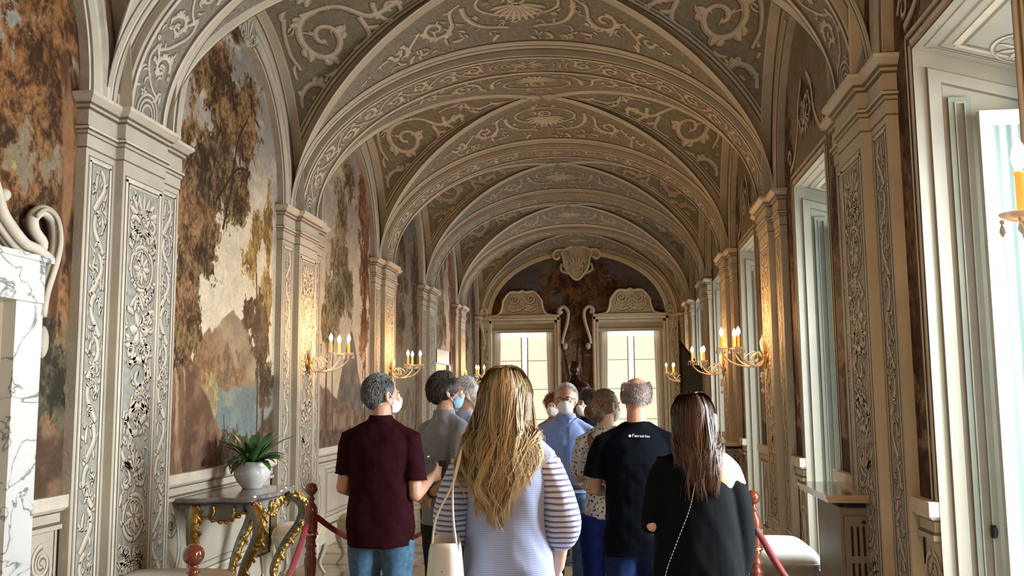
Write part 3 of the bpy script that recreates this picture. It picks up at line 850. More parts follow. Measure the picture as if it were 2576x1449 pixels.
# ------------------------------------------------------------------ floor, end wall, windows
M_MARBLE = [mat('floor_pale_marble', (.22, .205, .18), .28, noise=.18, scale=2.5, spec=.35), mat('floor_dark_marble', (.085, .075, .07), .16, noise=.3, scale=4), mat('floor_ochre_marble', (.34, .26, .15), .18, noise=.25, scale=3)]
mb = MB()
y = YBACK
k_ = 0
while y < YEND:
    d = .62
    for j, (xa, xb) in enumerate([(XL - .15, -2.55), (-2.55, -1.9), (-1.9, -1.25), (-1.25, -.6), (-.6, .05), (.05, .7), (.7, 1.1), (1.1, XR + .15)]):
        y1_ = min(y + d, YEND + .1)
        if y1_ - y < .1: continue
        mb.box((xa, y, -.02), (xb, y1_, -.0005 * ((k_ + j) % 2)), 2 if j in (0, 7) else (1 if (k_ + j) % 2 else 0))
        if j not in (0, 7): mb.box((xa + .08, y + .08, -.001), (xb - .08, y1_ - .08, .0012), 0 if (k_ + j) % 2 else 2)
    mb.box((XL - .15, y + d - .05, -.02), (XR + .15, y + d, .0016), 0)
    y += d; k_ += 1
struct(mb.build('floor', M_MARBLE))

M_WHITE = mat('white_painted_wood', (.43, .43, .39), .35, noise=.06, scale=3)
M_CREAMW = mat('cream_painted_reveal', (.40, .37, .295), .5, noise=.08, scale=4)
M_LINE = mat('reveal_dark_line', (.22, .19, .14), .6)
M_SHUT = mat('taupe_shutter', (.21, .18, .14), .5, noise=.1, scale=4)
M_GREYG = mat('grey_green_paint', (.28, .30, .25), .5, noise=.08, scale=4)
def sheer_mat(name, col, tr=.75, alpha=None):
    m = bpy.data.materials.new(name); m.use_nodes = True; nt = m.node_tree; nt.nodes.clear()
    out = nt.nodes.new('ShaderNodeOutputMaterial'); a = nt.nodes.new('ShaderNodeBsdfTranslucent'); b = nt.nodes.new('ShaderNodeBsdfDiffuse')
    a.inputs[0].default_value = (*col, 1); b.inputs[0].default_value = (*col, 1)
    mx = nt.nodes.new('ShaderNodeMixShader'); mx.inputs[0].default_value = tr
    nt.links.new(b.outputs[0], mx.inputs[1]); nt.links.new(a.outputs[0], mx.inputs[2])
    if alpha is not None:
        t = nt.nodes.new('ShaderNodeBsdfTransparent'); m2 = nt.nodes.new('ShaderNodeMixShader'); m2.inputs[0].default_value = alpha
        nt.links.new(t.outputs[0], m2.inputs[1]); nt.links.new(mx.outputs[0], m2.inputs[2]); nt.links.new(m2.outputs[0], out.inputs[0])
    else: nt.links.new(mx.outputs[0], out.inputs[0])
    return m
M_SHEER = sheer_mat('sheer_curtain', (.50, .62, .60), .3, .92)
M_SHADE = sheer_mat('translucent_white_shutter', (.80, .76, .68), .42)
M_DRAPE = sheer_mat('white_drape', (.72, .68, .58), .3)
M_IRON = mat('dark_iron', (.03, .03, .03), .45, metal=.6)

def panel_frame(mb, P, w, h, steps):
    """nested stepped frame on a rectangle given by a chart P(a, b, depth)"""
    for (i, t, d0, mt) in steps:
        for (a0, a1, b0, b1) in [(i, i + t, i + t, h - i - t), (w - i - t, w - i, i + t, h - i - t), (i, w - i, h - i - t, h - i), (i, w - i, i, i + t)]:
            pts = [P(a0, b0, d0), P(a1, b0, d0), P(a1, b1, d0), P(a0, b1, d0)]
            bk = [P(a0, b0, 0), P(a1, b0, 0), P(a1, b1, 0), P(a0, b1, 0)]
            mb.add(pts + bk, [(0, 1, 2, 3), (0, 4, 5, 1), (1, 5, 6, 2), (2, 6, 7, 3), (3, 7, 4, 0)], mt, False)

def pleats(mb, x0, x1, z0, z1, amp, n, fn, mt=0):
    k = n * 8 + 1; t = np.linspace(0, 1, k); zz = np.linspace(z0, z1, 14)
    P = []
    for z in zz:
        q = (z - z0) / (z1 - z0)
        d = amp * np.sin(t * n * 2 * math.pi + .6 * np.sin(q * 3)) * (1.1 - .3 * q)
        P.append([fn(x0 + (x1 - x0) * tt, dd, z) for tt, dd in zip(t, d)])
    mb.grid(np.array(P), mt)

def window_niche(idx, yf):
    root = empty('window_%d' % idx, (XR + WALLD, yf, 0)); root['kind'] = 'structure'
    D = .85; zi = 3.374 - .30 * D
    mb = MB()
    for y_, s_ in ((0, -1), (-WINW, 1)):          # jambs
        mb.quad((0, y_, 0), (D, y_, 0), (D, y_, zi), (0, y_, 3.374), 0)
    mb.quad((0, 0, 3.374), (D, 0, zi), (D, -WINW, zi), (0, -WINW, 3.374), 0)
    mb.quad((0, 0, 0.001), (D, 0, 0.001), (D, -WINW, 0.001), (0, -WINW, 0.001), 0)
    # stepped jamb mouldings on both jambs
    for y_, s_ in ((0, -1), (-WINW, 1)):
        def P(a, b, d, y_=y_, s_=s_):
            top = 3.374 - .3 * a
            return (a, y_ + s_ * d, b * top / 3.374)
        for (a0, a1, d, mt, topin) in [(.062, .067, .006, 1, .085), (.067, .128, .016, 0, .092), (.130, .135, .006, 1, .155)]:
            for q in ((a0, a1),):
                h = 3.374 - topin
                for (u0, u1, v0, v1) in [(a0, a1, .0, h - (a1 - a0)), (a0, D, h - (a1 - a0), h)]:
                    pts = [P(u0, v0, d), P(u1, v0, d), P(u1, v1, d), P(u0, v1, d)]; bk = [P(u0, v0, 0), P(u1, v0, 0), P(u1, v1, 0), P(u0, v1, 0)]
                    mb.add(pts + bk, [(0, 1, 2, 3), (0, 4, 5, 1), (1, 5, 6, 2), (2, 6, 7, 3), (3, 7, 4, 0)], mt, False)
    # painted ovals on the soffit
    def S(p, off): return np.stack([p[:, 0], -p[:, 1], 3.374 - .3 * p[:, 0] - off], 1)
    o = Orn()
    for cx in (.42,):
        for cy in (.28, .91): o.ring(cx, cy, .12, .17, .02); o.rosette(cx, cy, .1, .14, 8, .35)
        for d in (-1, 1): o.spiral(cx, WINW / 2 + d * .1, .1, 1.57, 1.3, d, .035)
        o.fan(cx, .595, .14, 0, 6.28, 12, .03)
    rect = [(.06, .035, 0), (.10, .008, 1), (.16, .03, 2), (.19, .008, 1)]
    for i_, w_, m_ in rect:
        for a, b in [((i_, i_), (D - i_, i_)), ((i_, WINW - i_), (D - i_, WINW - i_)), ((i_, i_), (i_, WINW - i_)), ((D - i_, i_), (D - i_, WINW - i_))]:
            ribbon(mb, S, np.array([a, b]), np.array([w_, w_]), .003, m_)
    emit(mb, S, o, layers=3, mats=(3, 4, 2), sh=.005)
    root_r = mb.build('window_reveal', [M_CREAMW, M_LINE, GR[2], M_LINE, GR[4]], root)
    # shutters folded on the jambs
    for y_, s_ in ((0, -1), (-WINW, 1)):
        sb = MB()
        ya_, yb_ = (-.02, -.003) if s_ < 0 else (y_ + .003, y_ + .02)
        sb.box((.155, ya_, .06), (.265, yb_, 3.10), 0)
        def P2(a, b, d, y_=y_, s_=s_): return (.155 + a, y_ + s_ * (.018 + d), .06 + b)
        panel_frame(sb, P2, .110, 3.04, [(.0, .026, .006, 2), (.028, .007, .012, 3), (.036, .003, .004, 1)])
        hb_ = sb.build('shutter', [M_SHUT, M_LINE, M_GREYG, M_CREAMW], root)
    kb = MB(); kb.ball((.235, -.045, .93), (.014, .012, .03), mat=0); kb.box((.225, -.04, .90), (.245, -.018, .96)); kb.build('knob', M_IRON, root)
    # outer frame and transom
    fb = MB()
    for (a, b) in [((D - .06, -.07, 0), (D, 0, zi)), ((D - .06, -WINW, 0), (D, -WINW + .07, zi)), ((D - .06, -WINW, zi - .12), (D, 0, zi)), ((D - .06, -WINW, 0), (D, 0, .12))]: fb.box(a, b)
    fb.box((D - .30, -.045, 3.03), (D, -.004, 3.10)); fb.build('window_frame', M_WHITE, root)
    # two glazed leaves standing open against the jambs
    for y_, s_ in ((0, -1), (-WINW, 1)):
        lb = MB(); ya, yb_ = (y_ - .105, y_ - .065) if s_ < 0 else (y_ + .065, y_ + .105)
        x0, x1, z0, z1 = .27, .79, .10, 3.00
        for a, b in [((x0, ya, z0), (x0 + .055, yb_, z1)), ((x1 - .055, ya, z0), (x1, yb_, z1)), ((x0 + .055, ya, z1 - .075), (x1 - .055, yb_, z1)), ((x0 + .055, ya, z0), (x1 - .055, yb_, .52)), ((x0 + .055, ya, .62), (x1 - .055, yb_, .68))]: lb.box(a, b)
        lb.box((x0 + .05, ya + .01, .52), (x1 - .05, yb_ - .01, .62))
        leaf = lb.build('window_leaf', M_WHITE, root)
        cb = MB(); pleats(cb, x0 + .06, x1 - .06, .68, z1 - .07, .008, 7, lambda a, d, z, y_=y_, s_=s_: (a, (ya + yb_) / 2 + d, z)); cb.build('curtain', M_SHEER, leaf)
    return root
for i, yf in enumerate(WIN_FAR):
    window_niche(i + 1, yf)

# end wall with two shuttered windows
EW = [(-2.85, -1.363), (-.353, 1.124)]
EZ = 3.285
def end_chart(q):
    def M(p, off): return np.stack([p[:, 0], np.full(len(p), YEND - q - off), p[:, 1]], 1)
    return M
mb = MB()
EA, EB, ECX = 2.0, 1.42, XC - .02
def end_grid(x0, x1, f0, f1, res=.02):
    nx = max(3, int((x1 - x0) / res)); x = np.linspace(x0, x1, nx); lo, hi = f0(x), f1(x)
    nz = max(3, int((hi.max() - lo.min()) / res)); t = np.linspace(0, 1, nz)
    Z = lo[:, None] * (1 - t) + hi[:, None] * t; X = np.repeat(x[:, None], nz, 1)
    C = fresco('dusk', X - ECX, Z)
    mb.grid(np.stack([X, np.full(X.shape, YEND), Z], -1), 5, smooth=False, col=C.reshape(-1, 3))
fl = lambda v: (lambda x: np.full_like(x, v))
etop = lambda x: ZS + EB * np.sqrt(np.clip(1 - ((x - ECX) / EA) ** 2, 0, 1))
end_grid(ECX - EA, ECX + EA, fl(EZ), etop); end_grid(EW[0][1], EW[1][0], fl(0), fl(EZ))
end_grid(XL - .2, EW[0][0], fl(0), fl(EZ), .05); end_grid(EW[1][1], XR + .2, fl(0), fl(EZ), .05)
E0 = end_chart(0)
mb.grid(np.stack([E0(np.array([(XL - .2, EZ), (ECX - EA, EZ)]), .004), E0(np.array([(XL - .2, ZS), (ECX - EA, ZS)]), .004)]), 0)
mb.grid(np.stack([E0(np.array([(ECX + EA, EZ), (XR + .2, EZ)]), .004), E0(np.array([(ECX + EA, ZS), (XR + .2, ZS)]), .004)]), 0)
th = np.linspace(-math.pi / 2, math.pi / 2, 81)
prof = [(0, 0, 3), (0, .05, 2), (.12, .05, 0), (.28, .06, 3), (.31, .05, 4), (.5, .045, 3), (.52, .06, 2), (.7, .06, 3), (.73, .04, 0), (1, .04, 0)]
for i in range(len(prof) - 1):
    rows = []
    for t, h, _ in prof[i:i + 2]:
        a, b, cx = EA + (A1 + .06 - EA) * t, EB + (1.80 - EB) * t, ECX * (1 - t) + XC * t
        rows.append(np.stack([cx + a * np.sin(th), np.full(81, YEND - h), ZS + b * np.cos(th)], 1))
    mb.grid(np.stack(rows), prof[i][2])
# corner pilasters
for xa, xb in ((XL, XL + .19), (XR - .19, XR)):
    mb.box((xa, YEND - .05, 0), (xb, YEND, ZS), 0); mb.box((xa - .01, YEND - .09, ZS - .05), (xb + .01, YEND, ZS), 2); mb.box((xa, YEND - .07, ZS - .12), (xb, YEND, ZS - .07), 4)
    emit(mb, end_chart(.05), wave_strip(.4, 3.2, .05, 9).xf(dx=(xa + xb) / 2), layers=2)
E5 = end_chart(.03)
for n, (xa, xb) in enumerate(EW):
    xm = (xa + xb) / 2
    # casing and niche
    for i_, w_, d_, m_ in [(0, .05, .03, 0), (.05, .012, .02, 3), (.062, .05, .045, 2), (.112, .03, .03, 4)]:
        mb.box((xa - i_ - w_, YEND - d_, 0), (xa - i_, YEND, EZ + i_ + w_), m_); mb.box((xb + i_, YEND - d_, 0), (xb + i_ + w_, YEND, EZ + i_ + w_), m_)
        mb.box((xa - i_ - w_, YEND - d_, EZ + i_), (xb + i_ + w_, YEND, EZ + i_ + w_), m_)
    mb.quad((xa, YEND, 0), (xa, YEND + .6, 0), (xa, YEND + .6, EZ), (xa, YEND, EZ), 2); mb.quad((xb, YEND, 0), (xb, YEND + .6, 0), (xb, YEND + .6, EZ), (xb, YEND, EZ), 2)
    mb.quad((xa, YEND, EZ), (xb, YEND, EZ), (xb, YEND + .6, EZ), (xa, YEND + .6, EZ), 2)
    # carved pediment, side scroll brackets
    def plate(pts, d, mt=0):
        pts = np.array(pts); k = len(pts)
        f = np.array([(p[0], YEND - d, p[1]) for p in pts]); bk = f.copy(); bk[:, 1] = YEND
        mb.add(f, [list(range(k))], mt, False); mb.grid(np.stack([f, bk]), mt, cv=True, smooth=False)
    hw_ = (xb - xa) / 2
    out = smooth_path([(-hw_ * .95, EZ + .17), (-hw_ * .72, EZ + .22), (-hw_ * .62, EZ + .42), (-hw_ * .6, EZ + .52), (-hw_ * .38, EZ + .72), (-.08, EZ + .72), (0, EZ + .75), (.08, EZ + .72), (hw_ * .38, EZ + .72), (hw_ * .6, EZ + .52), (hw_ * .62, EZ + .42), (hw_ * .72, EZ + .22), (hw_ * .95, EZ + .17)], 48)
    plate(out + np.array([xm, 0]), .06, 4)
    mb.box((xa - .12, YEND - .12, EZ + .12), (xb + .12, YEND, EZ + .18), 0)
    rim = np.array([(xm + p[0], YEND - .08, p[1]) for p in out]); mb.tube(rim, .026, 8, 2)
    o = Orn()
    for d in (-1, 1):
        o.spiral(xm + d * .2, EZ + .56, .13, 0 if d < 0 else math.pi, 1.5, d, .045, False)
        o.st([(xm + d * .33, EZ + .54), (xm + d * .36, EZ + .38), (xm + d * .22, EZ + .28), (xm + d * .08, EZ + .3)], .03, .04)
        o.leaf(xm + d * .15, EZ + .3, 1.57 + d, .14, .05, d)
    o.rosette(xm, EZ + .38, .08, .08, 6, .5)
    emit(mb, end_chart(.062), o, layers=3, sh=.008, o0=.004)
    for d, xs in ((-1, xa - .06), (1, xb + .06)):
        sgn = d
        if (n == 0 and d < 0) or (n == 1 and d > 0): sc = .7
        else: sc = 1.
        cp = smooth_path([(xs + sgn * .06 * sc, EZ + .18), (xs + sgn * .06 * sc, EZ + .30), (xs + sgn * .16 * sc, EZ + .36), (xs + sgn * .26 * sc, EZ + .24), (xs + sgn * .24 * sc, EZ), (xs + sgn * .14 * sc, EZ - .35), (xs + sgn * .12 * sc, EZ - .5)], 30)
        mb.tube([(p[0], YEND - .05, p[1]) for p in cp], np.linspace(.05, .03, len(cp)), 8, 0)
        mb.ball((xs + sgn * .1, YEND - .05, EZ + .24), .04, mat=2); mb.ball((xs + sgn * .18 * sc, YEND - .04, EZ - .55), (.06, .04, .08), mat=4)
# crowning cartouche of the end arch
def e3(x, z, d=.1): return (ECX + x, YEND - d, z)
pl = smooth_path([(-.34, 4.95), (-.3, 4.75), (-.26, 4.55), (-.12, 4.35), (0, 4.27), (.12, 4.35), (.26, 4.55), (.3, 4.75), (.34, 4.95), (0, 5.08), (-.34, 4.95)], 40)
f = np.array([e3(p[0], p[1]) for p in pl]); bk = f.copy(); bk[:, 1] = YEND
mb.add(f, [list(range(len(f)))], 0, False); mb.grid(np.stack([f, bk]), 0, cv=True, smooth=False); mb.tube(f, .03, 8, 2)
o = Orn(); o.fan(0, 4.42, .42, .9, math.pi - .9, 7, .06)
for d in (-1, 1): o.st([(d * .12, 4.36), (d * .16, 4.6), (d * .22, 4.9)], .03, .03); o.spiral(d * .24, 4.93, .07, 0, 1.2, d, .03, False)
emit(mb, lambda p, off: np.stack([ECX + p[:, 0], np.full(len(p), YEND - .1 - off), p[:, 1]], 1), o, layers=3, o0=.004)
for d in (-1, 1):
    mb.tube([e3(d * x, z, .09) for x, z in smooth_path([(.3, 4.98), (.48, 4.96), (.55, 4.84), (.46, 4.76), (.38, 4.82)], 20)], .035, 8, 2)
    mb.tube([e3(d * x, z, .09) for x, z in smooth_path([(.2, 4.42), (.36, 4.5), (.34, 4.65)], 12)], .03, 8, 0)
struct(mb.build('wall_end', GR, colors=True))
k = len(WIN_FAR) + 1
for n, (xa, xb) in enumerate(EW):
    root = empty('window_%d' % (k + n), ((xa + xb) / 2, YEND, 0)); root['kind'] = 'structure'
    hw_ = (xb - xa) / 2
    fb = MB()
    for s_ in (-1, 1): fb.box((s_ * hw_ - (.10 if s_ > 0 else 0), .28, 0), (s_ * hw_ + (0 if s_ > 0 else .10), .34, EZ - .1))
    fb.box((-hw_, .26, EZ - .14), (hw_, .34, EZ)); fb.box((-hw_, .16, EZ - .21), (hw_, .34, EZ - .14)); fb.build('window_frame', M_CREAMW, root)
    for s_ in (-1, 1):
        sb = MB(); a, b = (.055, hw_ - .10) if s_ > 0 else (-hw_ + .10, -.055)
        sb.box((a, .42, .02), (b, .435, EZ - .30), 0)
        for z in (1.05, 1.75, 2.42): sb.box((a, .412, z), (b, .42, z + .012), 1)
        sb.box((a, .405, .02), (a + .03, .42, EZ - .3), 0); sb.box((b - .03, .405, .02), (b, .42, EZ - .3), 0)
        sb.build('shutter', [M_SHADE, M_LINE], root)
        db = MB(); xo = s_ * (hw_ - .14)
        pleats(db, xo - .07, xo + .07, .02, EZ - .2, .03, 3, lambda a_, d_, z_: (a_ + s_ * .05 * (1 - z_ / 3), .18 + d_, z_))
        db.build('curtain', M_DRAPE, root)
    area('daylight_end_window', ((xa + xb) / 2, YEND + .62, 1.65), (math.radians(90), 0, math.pi) if False else (math.radians(-90), 0, 0), hw_ * 2 - .02, 3.2, 44, (1.0, .96, .92))

# ------------------------------------------------------------------ wall sconces
M_GILT = mat('gilt_brass', (.62, .38, .14), .32, metal=.85, noise=.2, scale=30)
M_CRYS = mat('cut_glass', (.80, .70, .56), .12, spec=.8, alpha=.8)
M_CANDLE = mat('candle_sleeve', (.78, .42, .12), .5, emit=(1.0, .40, .06), estr=.55)
M_BULB = mat('lit_bulb', (1, .8, .5), .4, emit=(1.0, .72, .36), estr=26.0)

def make_sconce():
    root = empty('wall_sconce')
    b = MB(); b.lathe([(.0, 0), (.05, .0), (.055, .01), (.03, .02), (.0, .022)], n=16, R=[[0, 0, 1], [0, 1, 0], [1, 0, 0]], c=(0, 0, -.24))
    b.lathe([(.001, .17), (.012, .12), (.02, .07), (.012, .03), (.022, 0), (.03, -.03), (.014, -.06), (.02, -.09), (.001, -.12)], n=12, c=(.03, 0, -.24)); b.build('back_plate', M_GILT, root)
    arms = [(.43, 0.), (.29, -.14), (.29, .14)]
    for k_, (ax, ay) in enumerate(arms):
        a = MB(); P = smooth_path([(.03, 0, -.26), (ax * .35, ay * .4, -.33), (ax * .75, ay * .8, -.30), (ax * .97, ay * .98, -.22), (ax, ay, -.165)], 18)
        P = np.array(P); a.tube(P, .0085, 7)
        P2 = smooth_path([(.05, 0, -.25), (ax * .3, ay * .3, -.19), (ax * .5, ay * .5, -.24), (ax * .45, ay * .45, -.29), (ax * .35, ay * .38, -.26)], 16); a.tube(P2, .006, 6)
        arm = a.build('arm', M_CRYS, root)
        d = MB(); d.lathe([(.004, -.01), (.03, -.004), (.052, .008), (.056, .014), (.05, .012), (.02, .004), (.004, .004)], n=14, c=(ax, ay, -.16)); d.build('drip_pan', M_CRYS, root)
        c = MB(); c.lathe([(.013, -.155), (.013, -.05), (.015, -.048), (.015, -.04), (.0, -.038)], n=12, c=(ax, ay, 0)); c.build('candle', M_CANDLE, root)
        f = MB(); f.lathe([(.004, -.038), (.015, -.025), (.020, -.005), (.016, .018), (.007, .036), (.001, .048)], n=12, c=(ax, ay, 0)); f.build('bulb', M_BULB, root)
        for q in range(6):
            aa = q * 1.047; px, py = ax + .052 * math.cos(aa), ay + .052 * math.sin(aa)
            if q == 5: continue
            g = MB()
            g.ball((px, py, -.168), .006, 6, 4); g.lathe([(.001, 0), (.006, -.012), (.008, -.022), (.001, -.034)], n=6, c=(px, py, -.172))
            g.build('pendant', M_CRYS, arm)
    p = MB(); p.ball((.06, 0, -.40), .02, 8, 6); p.lathe([(.001, .02), (.03, .0), (.008, -.02), (.022, -.045), (.012, -.06), (.003, -.07), (.003, -.11), (.02, -.135), (.012, -.155), (.001, -.165)], n=10, c=(.06, 0, -.42)); p.build('finial', M_CRYS, root)
    s = MB()
    for d in (-1, 0, 1):
        s.lathe([(.001, .16 - .05 * abs(d)), (.010, .11 - .05 * abs(d)), (.016, .05), (.006, .0)], n=6, c=(.05, d * .05, -.18), sy=.5)
        s.tube(smooth_path([(.04, 0, -.22), (.05, d * .04, -.16), (.06, d * .075, -.10), (.05, d * .06, -.06)], 10), .005, 6)
    s.build('crest', M_CRYS, root)
    return root
_l = bpy.data.lights.new('sconce_glow', 'POINT'); _l.energy = 19; _l.color = (1.0, .52, .20); _l.shadow_soft_size = .06
sc0 = make_sconce(); first = True
SCON = [(-1, 9.085, 'nearest on the left wall, above the potted plant'), (-1, 12.545, 'second on the left wall, above the grey-haired man'), (-1, 18.85, 'farthest on the left wall, above the white-haired man'),
        (1, 2.42, 'cut by the right edge of the photo beside the open window'), (1, 9.085, 'upper of the close pair on the right wall'), (1, 12.545, 'lower of the close pair on the right wall'), (1, 18.85, 'smallest on the right wall, beside the far windows')]
for side, y, lb in SCON:
    s = sc0 if first else copy_tree(sc0); first = False
    s.location = (XL if side < 0 else XR, y, 2.19); s.rotation_euler = (0, 0, 0 if side < 0 else math.pi)
    tag(s, ('lit three-candle glass wall sconce, ' + lb), 'wall lamp', 'lit candle sconces on the pilasters')
    if y < 3: _l2 = _l.copy(); _l2.energy = 42
    lo = bpy.data.objects.new('sconce_glow', _l2 if y < 3 else _l); COL.objects.link(lo)
    lo.location = (XL + .36 if side < 0 else XR - .36, y, 2.26)
for s in [o for o in bpy.data.objects if o.name.startswith('wall_sconce')]:
    w_ = ' '.join(s['label'].split()[:16]); s['label'] = w_

# ------------------------------------------------------------------ marble doorway at the left edge
M_VEIN = bpy.data.materials.new('veined_marble'); M_VEIN.use_nodes = True
nt = M_VEIN.node_tree; b_ = nt.nodes['Principled BSDF']; b_.inputs['Roughness'].default_value = .28
tc = nt.nodes.new('ShaderNodeTexCoord'); n1 = nt.nodes.new('ShaderNodeTexNoise'); n1.inputs['Scale'].default_value = 2.6; n1.inputs['Detail'].default_value = 8; n1.inputs['Distortion'].default_value = 1.2
cr = nt.nodes.new('ShaderNodeValToRGB'); e = cr.color_ramp.elements
e[0].position = .44; e[0].color = (.66, .65, .60, 1); e[1].position = .56; e[1].color = (.66, .65, .60, 1)
a_ = e.new(.495); a_.color = (.12, .13, .14, 1); a2 = e.new(.48); a2.color = (.60, .59, .55, 1); a3 = e.new(.51); a3.color = (.62, .61, .57, 1)
nt.links.new(tc.outputs['Object'], n1.inputs['Vector']); nt.links.new(n1.outputs[0], cr.inputs[0]); nt.links.new(cr.outputs[0], b_.inputs['Base Color'])
M_TAN = mat('tan_door_panel', (.36, .27, .17), .5, noise=.2, scale=3)

def marble_door():
    root = empty('marble_doorway', (XL - WALLD, 3.885, 0), 0, 'white veined marble door surround under a scrolled pediment at the left edge', 'doorway')
    j = MB()
    for s_ in (-1, 1):
        a = MB(); a.box((0, s_ * .85 - .0 if s_ < 0 else .62, 0), (.10, s_ * .85 if s_ > 0 else -.62, 2.12)); a.build('jamb', M_VEIN, root)
    l = MB(); l.box((-.0, -.81, 2.12), (.13, .81, 2.34)); l.box((-.0, -.86, 2.34), (.15, .86, 2.37)); l.build('lintel', M_VEIN, root)
    d = MB(); d.box((0.0, -.62, 0), (.03, .62, 2.12)); panel_frame(d, lambda a, b, q: (.03 + q, -.56 + a, .1 + b), 1.12, 1.8, [(.0, .02, .012, 0), (.08, .03, .018, 0)]); d.build('door', M_TAN, root)
    p = MB()
    zs_ = lambda P_: [(x_, 2.37 + (z_ - 2.37) * .70 if z_ > 2.37 else z_) for x_, z_ in P_]
    out = smooth_path(zs_([(0, 3.25), (.12, 3.2), (.28, 3.06), (.42, 2.86), (.50, 2.66), (.58, 2.56), (.70, 2.46), (.80, 2.44), (.93, 2.38)]), 30)
    pts = np.vstack([out * [-1, 1], out[::-1]])[::1]
    left = out[::-1] * [-1, 1]; pts = np.vstack([left, out[1:], [(.93, 2.37), (-.93, 2.37)]])
    f = np.array([(.06, q[0], q[1]) for q in pts]); bk = f.copy(); bk[:, 0] = 0
    p.add(f, [list(range(len(f)))], 4, False); p.grid(np.stack([f, bk]), 0, cv=True, smooth=False)
    for off_, r_, mt_ in ((0, .03, 2), (.07, .014, 0), (.11, .008, 3)):
        for s_ in (-1, 1):
            q = np.array([(.075, s_ * (x - off_ * .75), z - off_ * .7) for x, z in out]); p.tube(q, r_, 8, mt_)
    for s_ in (-1, 1):
        V = smooth_path(zs_([(.84, 2.40), (.88, 2.50), (.80, 2.58), (.78, 2.68), (.86, 2.76), (.96, 2.72), (1.0, 2.58), (.98, 2.40), (.90, 2.2), (.87, 2.06)]), 40)
        p.tube([(.06, s_ * x, z) for x, z in V], np.linspace(.028, .045, len(V)), 8, 2)
        p.tube([(.10, s_ * (x - .025), z) for x, z in V[12:]], .012, 6, 0)
        p.ball((.06, s_ * .92, 1.92), (.03, .04, .09), mat=0); p.ball((.06, s_ * .53, 2.66), .035, mat=2)
    p.build('pediment', GR, root)
    return root
marble_door()

# white doorway far down the left wall
root = empty('white_doorway', (XL - WALLD, 16.9, 0), 0, 'small white-framed lit doorway far down the left wall', 'doorway')
d = MB(); d.box((.0, -.75, 0), (.06, -.62, 2.45)); d.box((0, .62, 0), (.06, .75, 2.45)); d.box((0, -.75, 2.2), (.06, .75, 2.45)); d.build('door_frame', mat('white_door_frame', (.8, .78, .7), .4), root)
d = MB(); d.box((0, -.62, 0), (.02, .62, 2.2)); panel_frame(d, lambda a, b, q: (.02 + q, -.58 + a, .1 + b), 1.16, 2.0, [(.0, .02, .012, 0), (.1, .03, .02, 0)]); d.build('door', mat('dark_opening_panel', (.06, .045, .03), .4), root)  # dark panelled sheet standing in for the dark opening inside the frame

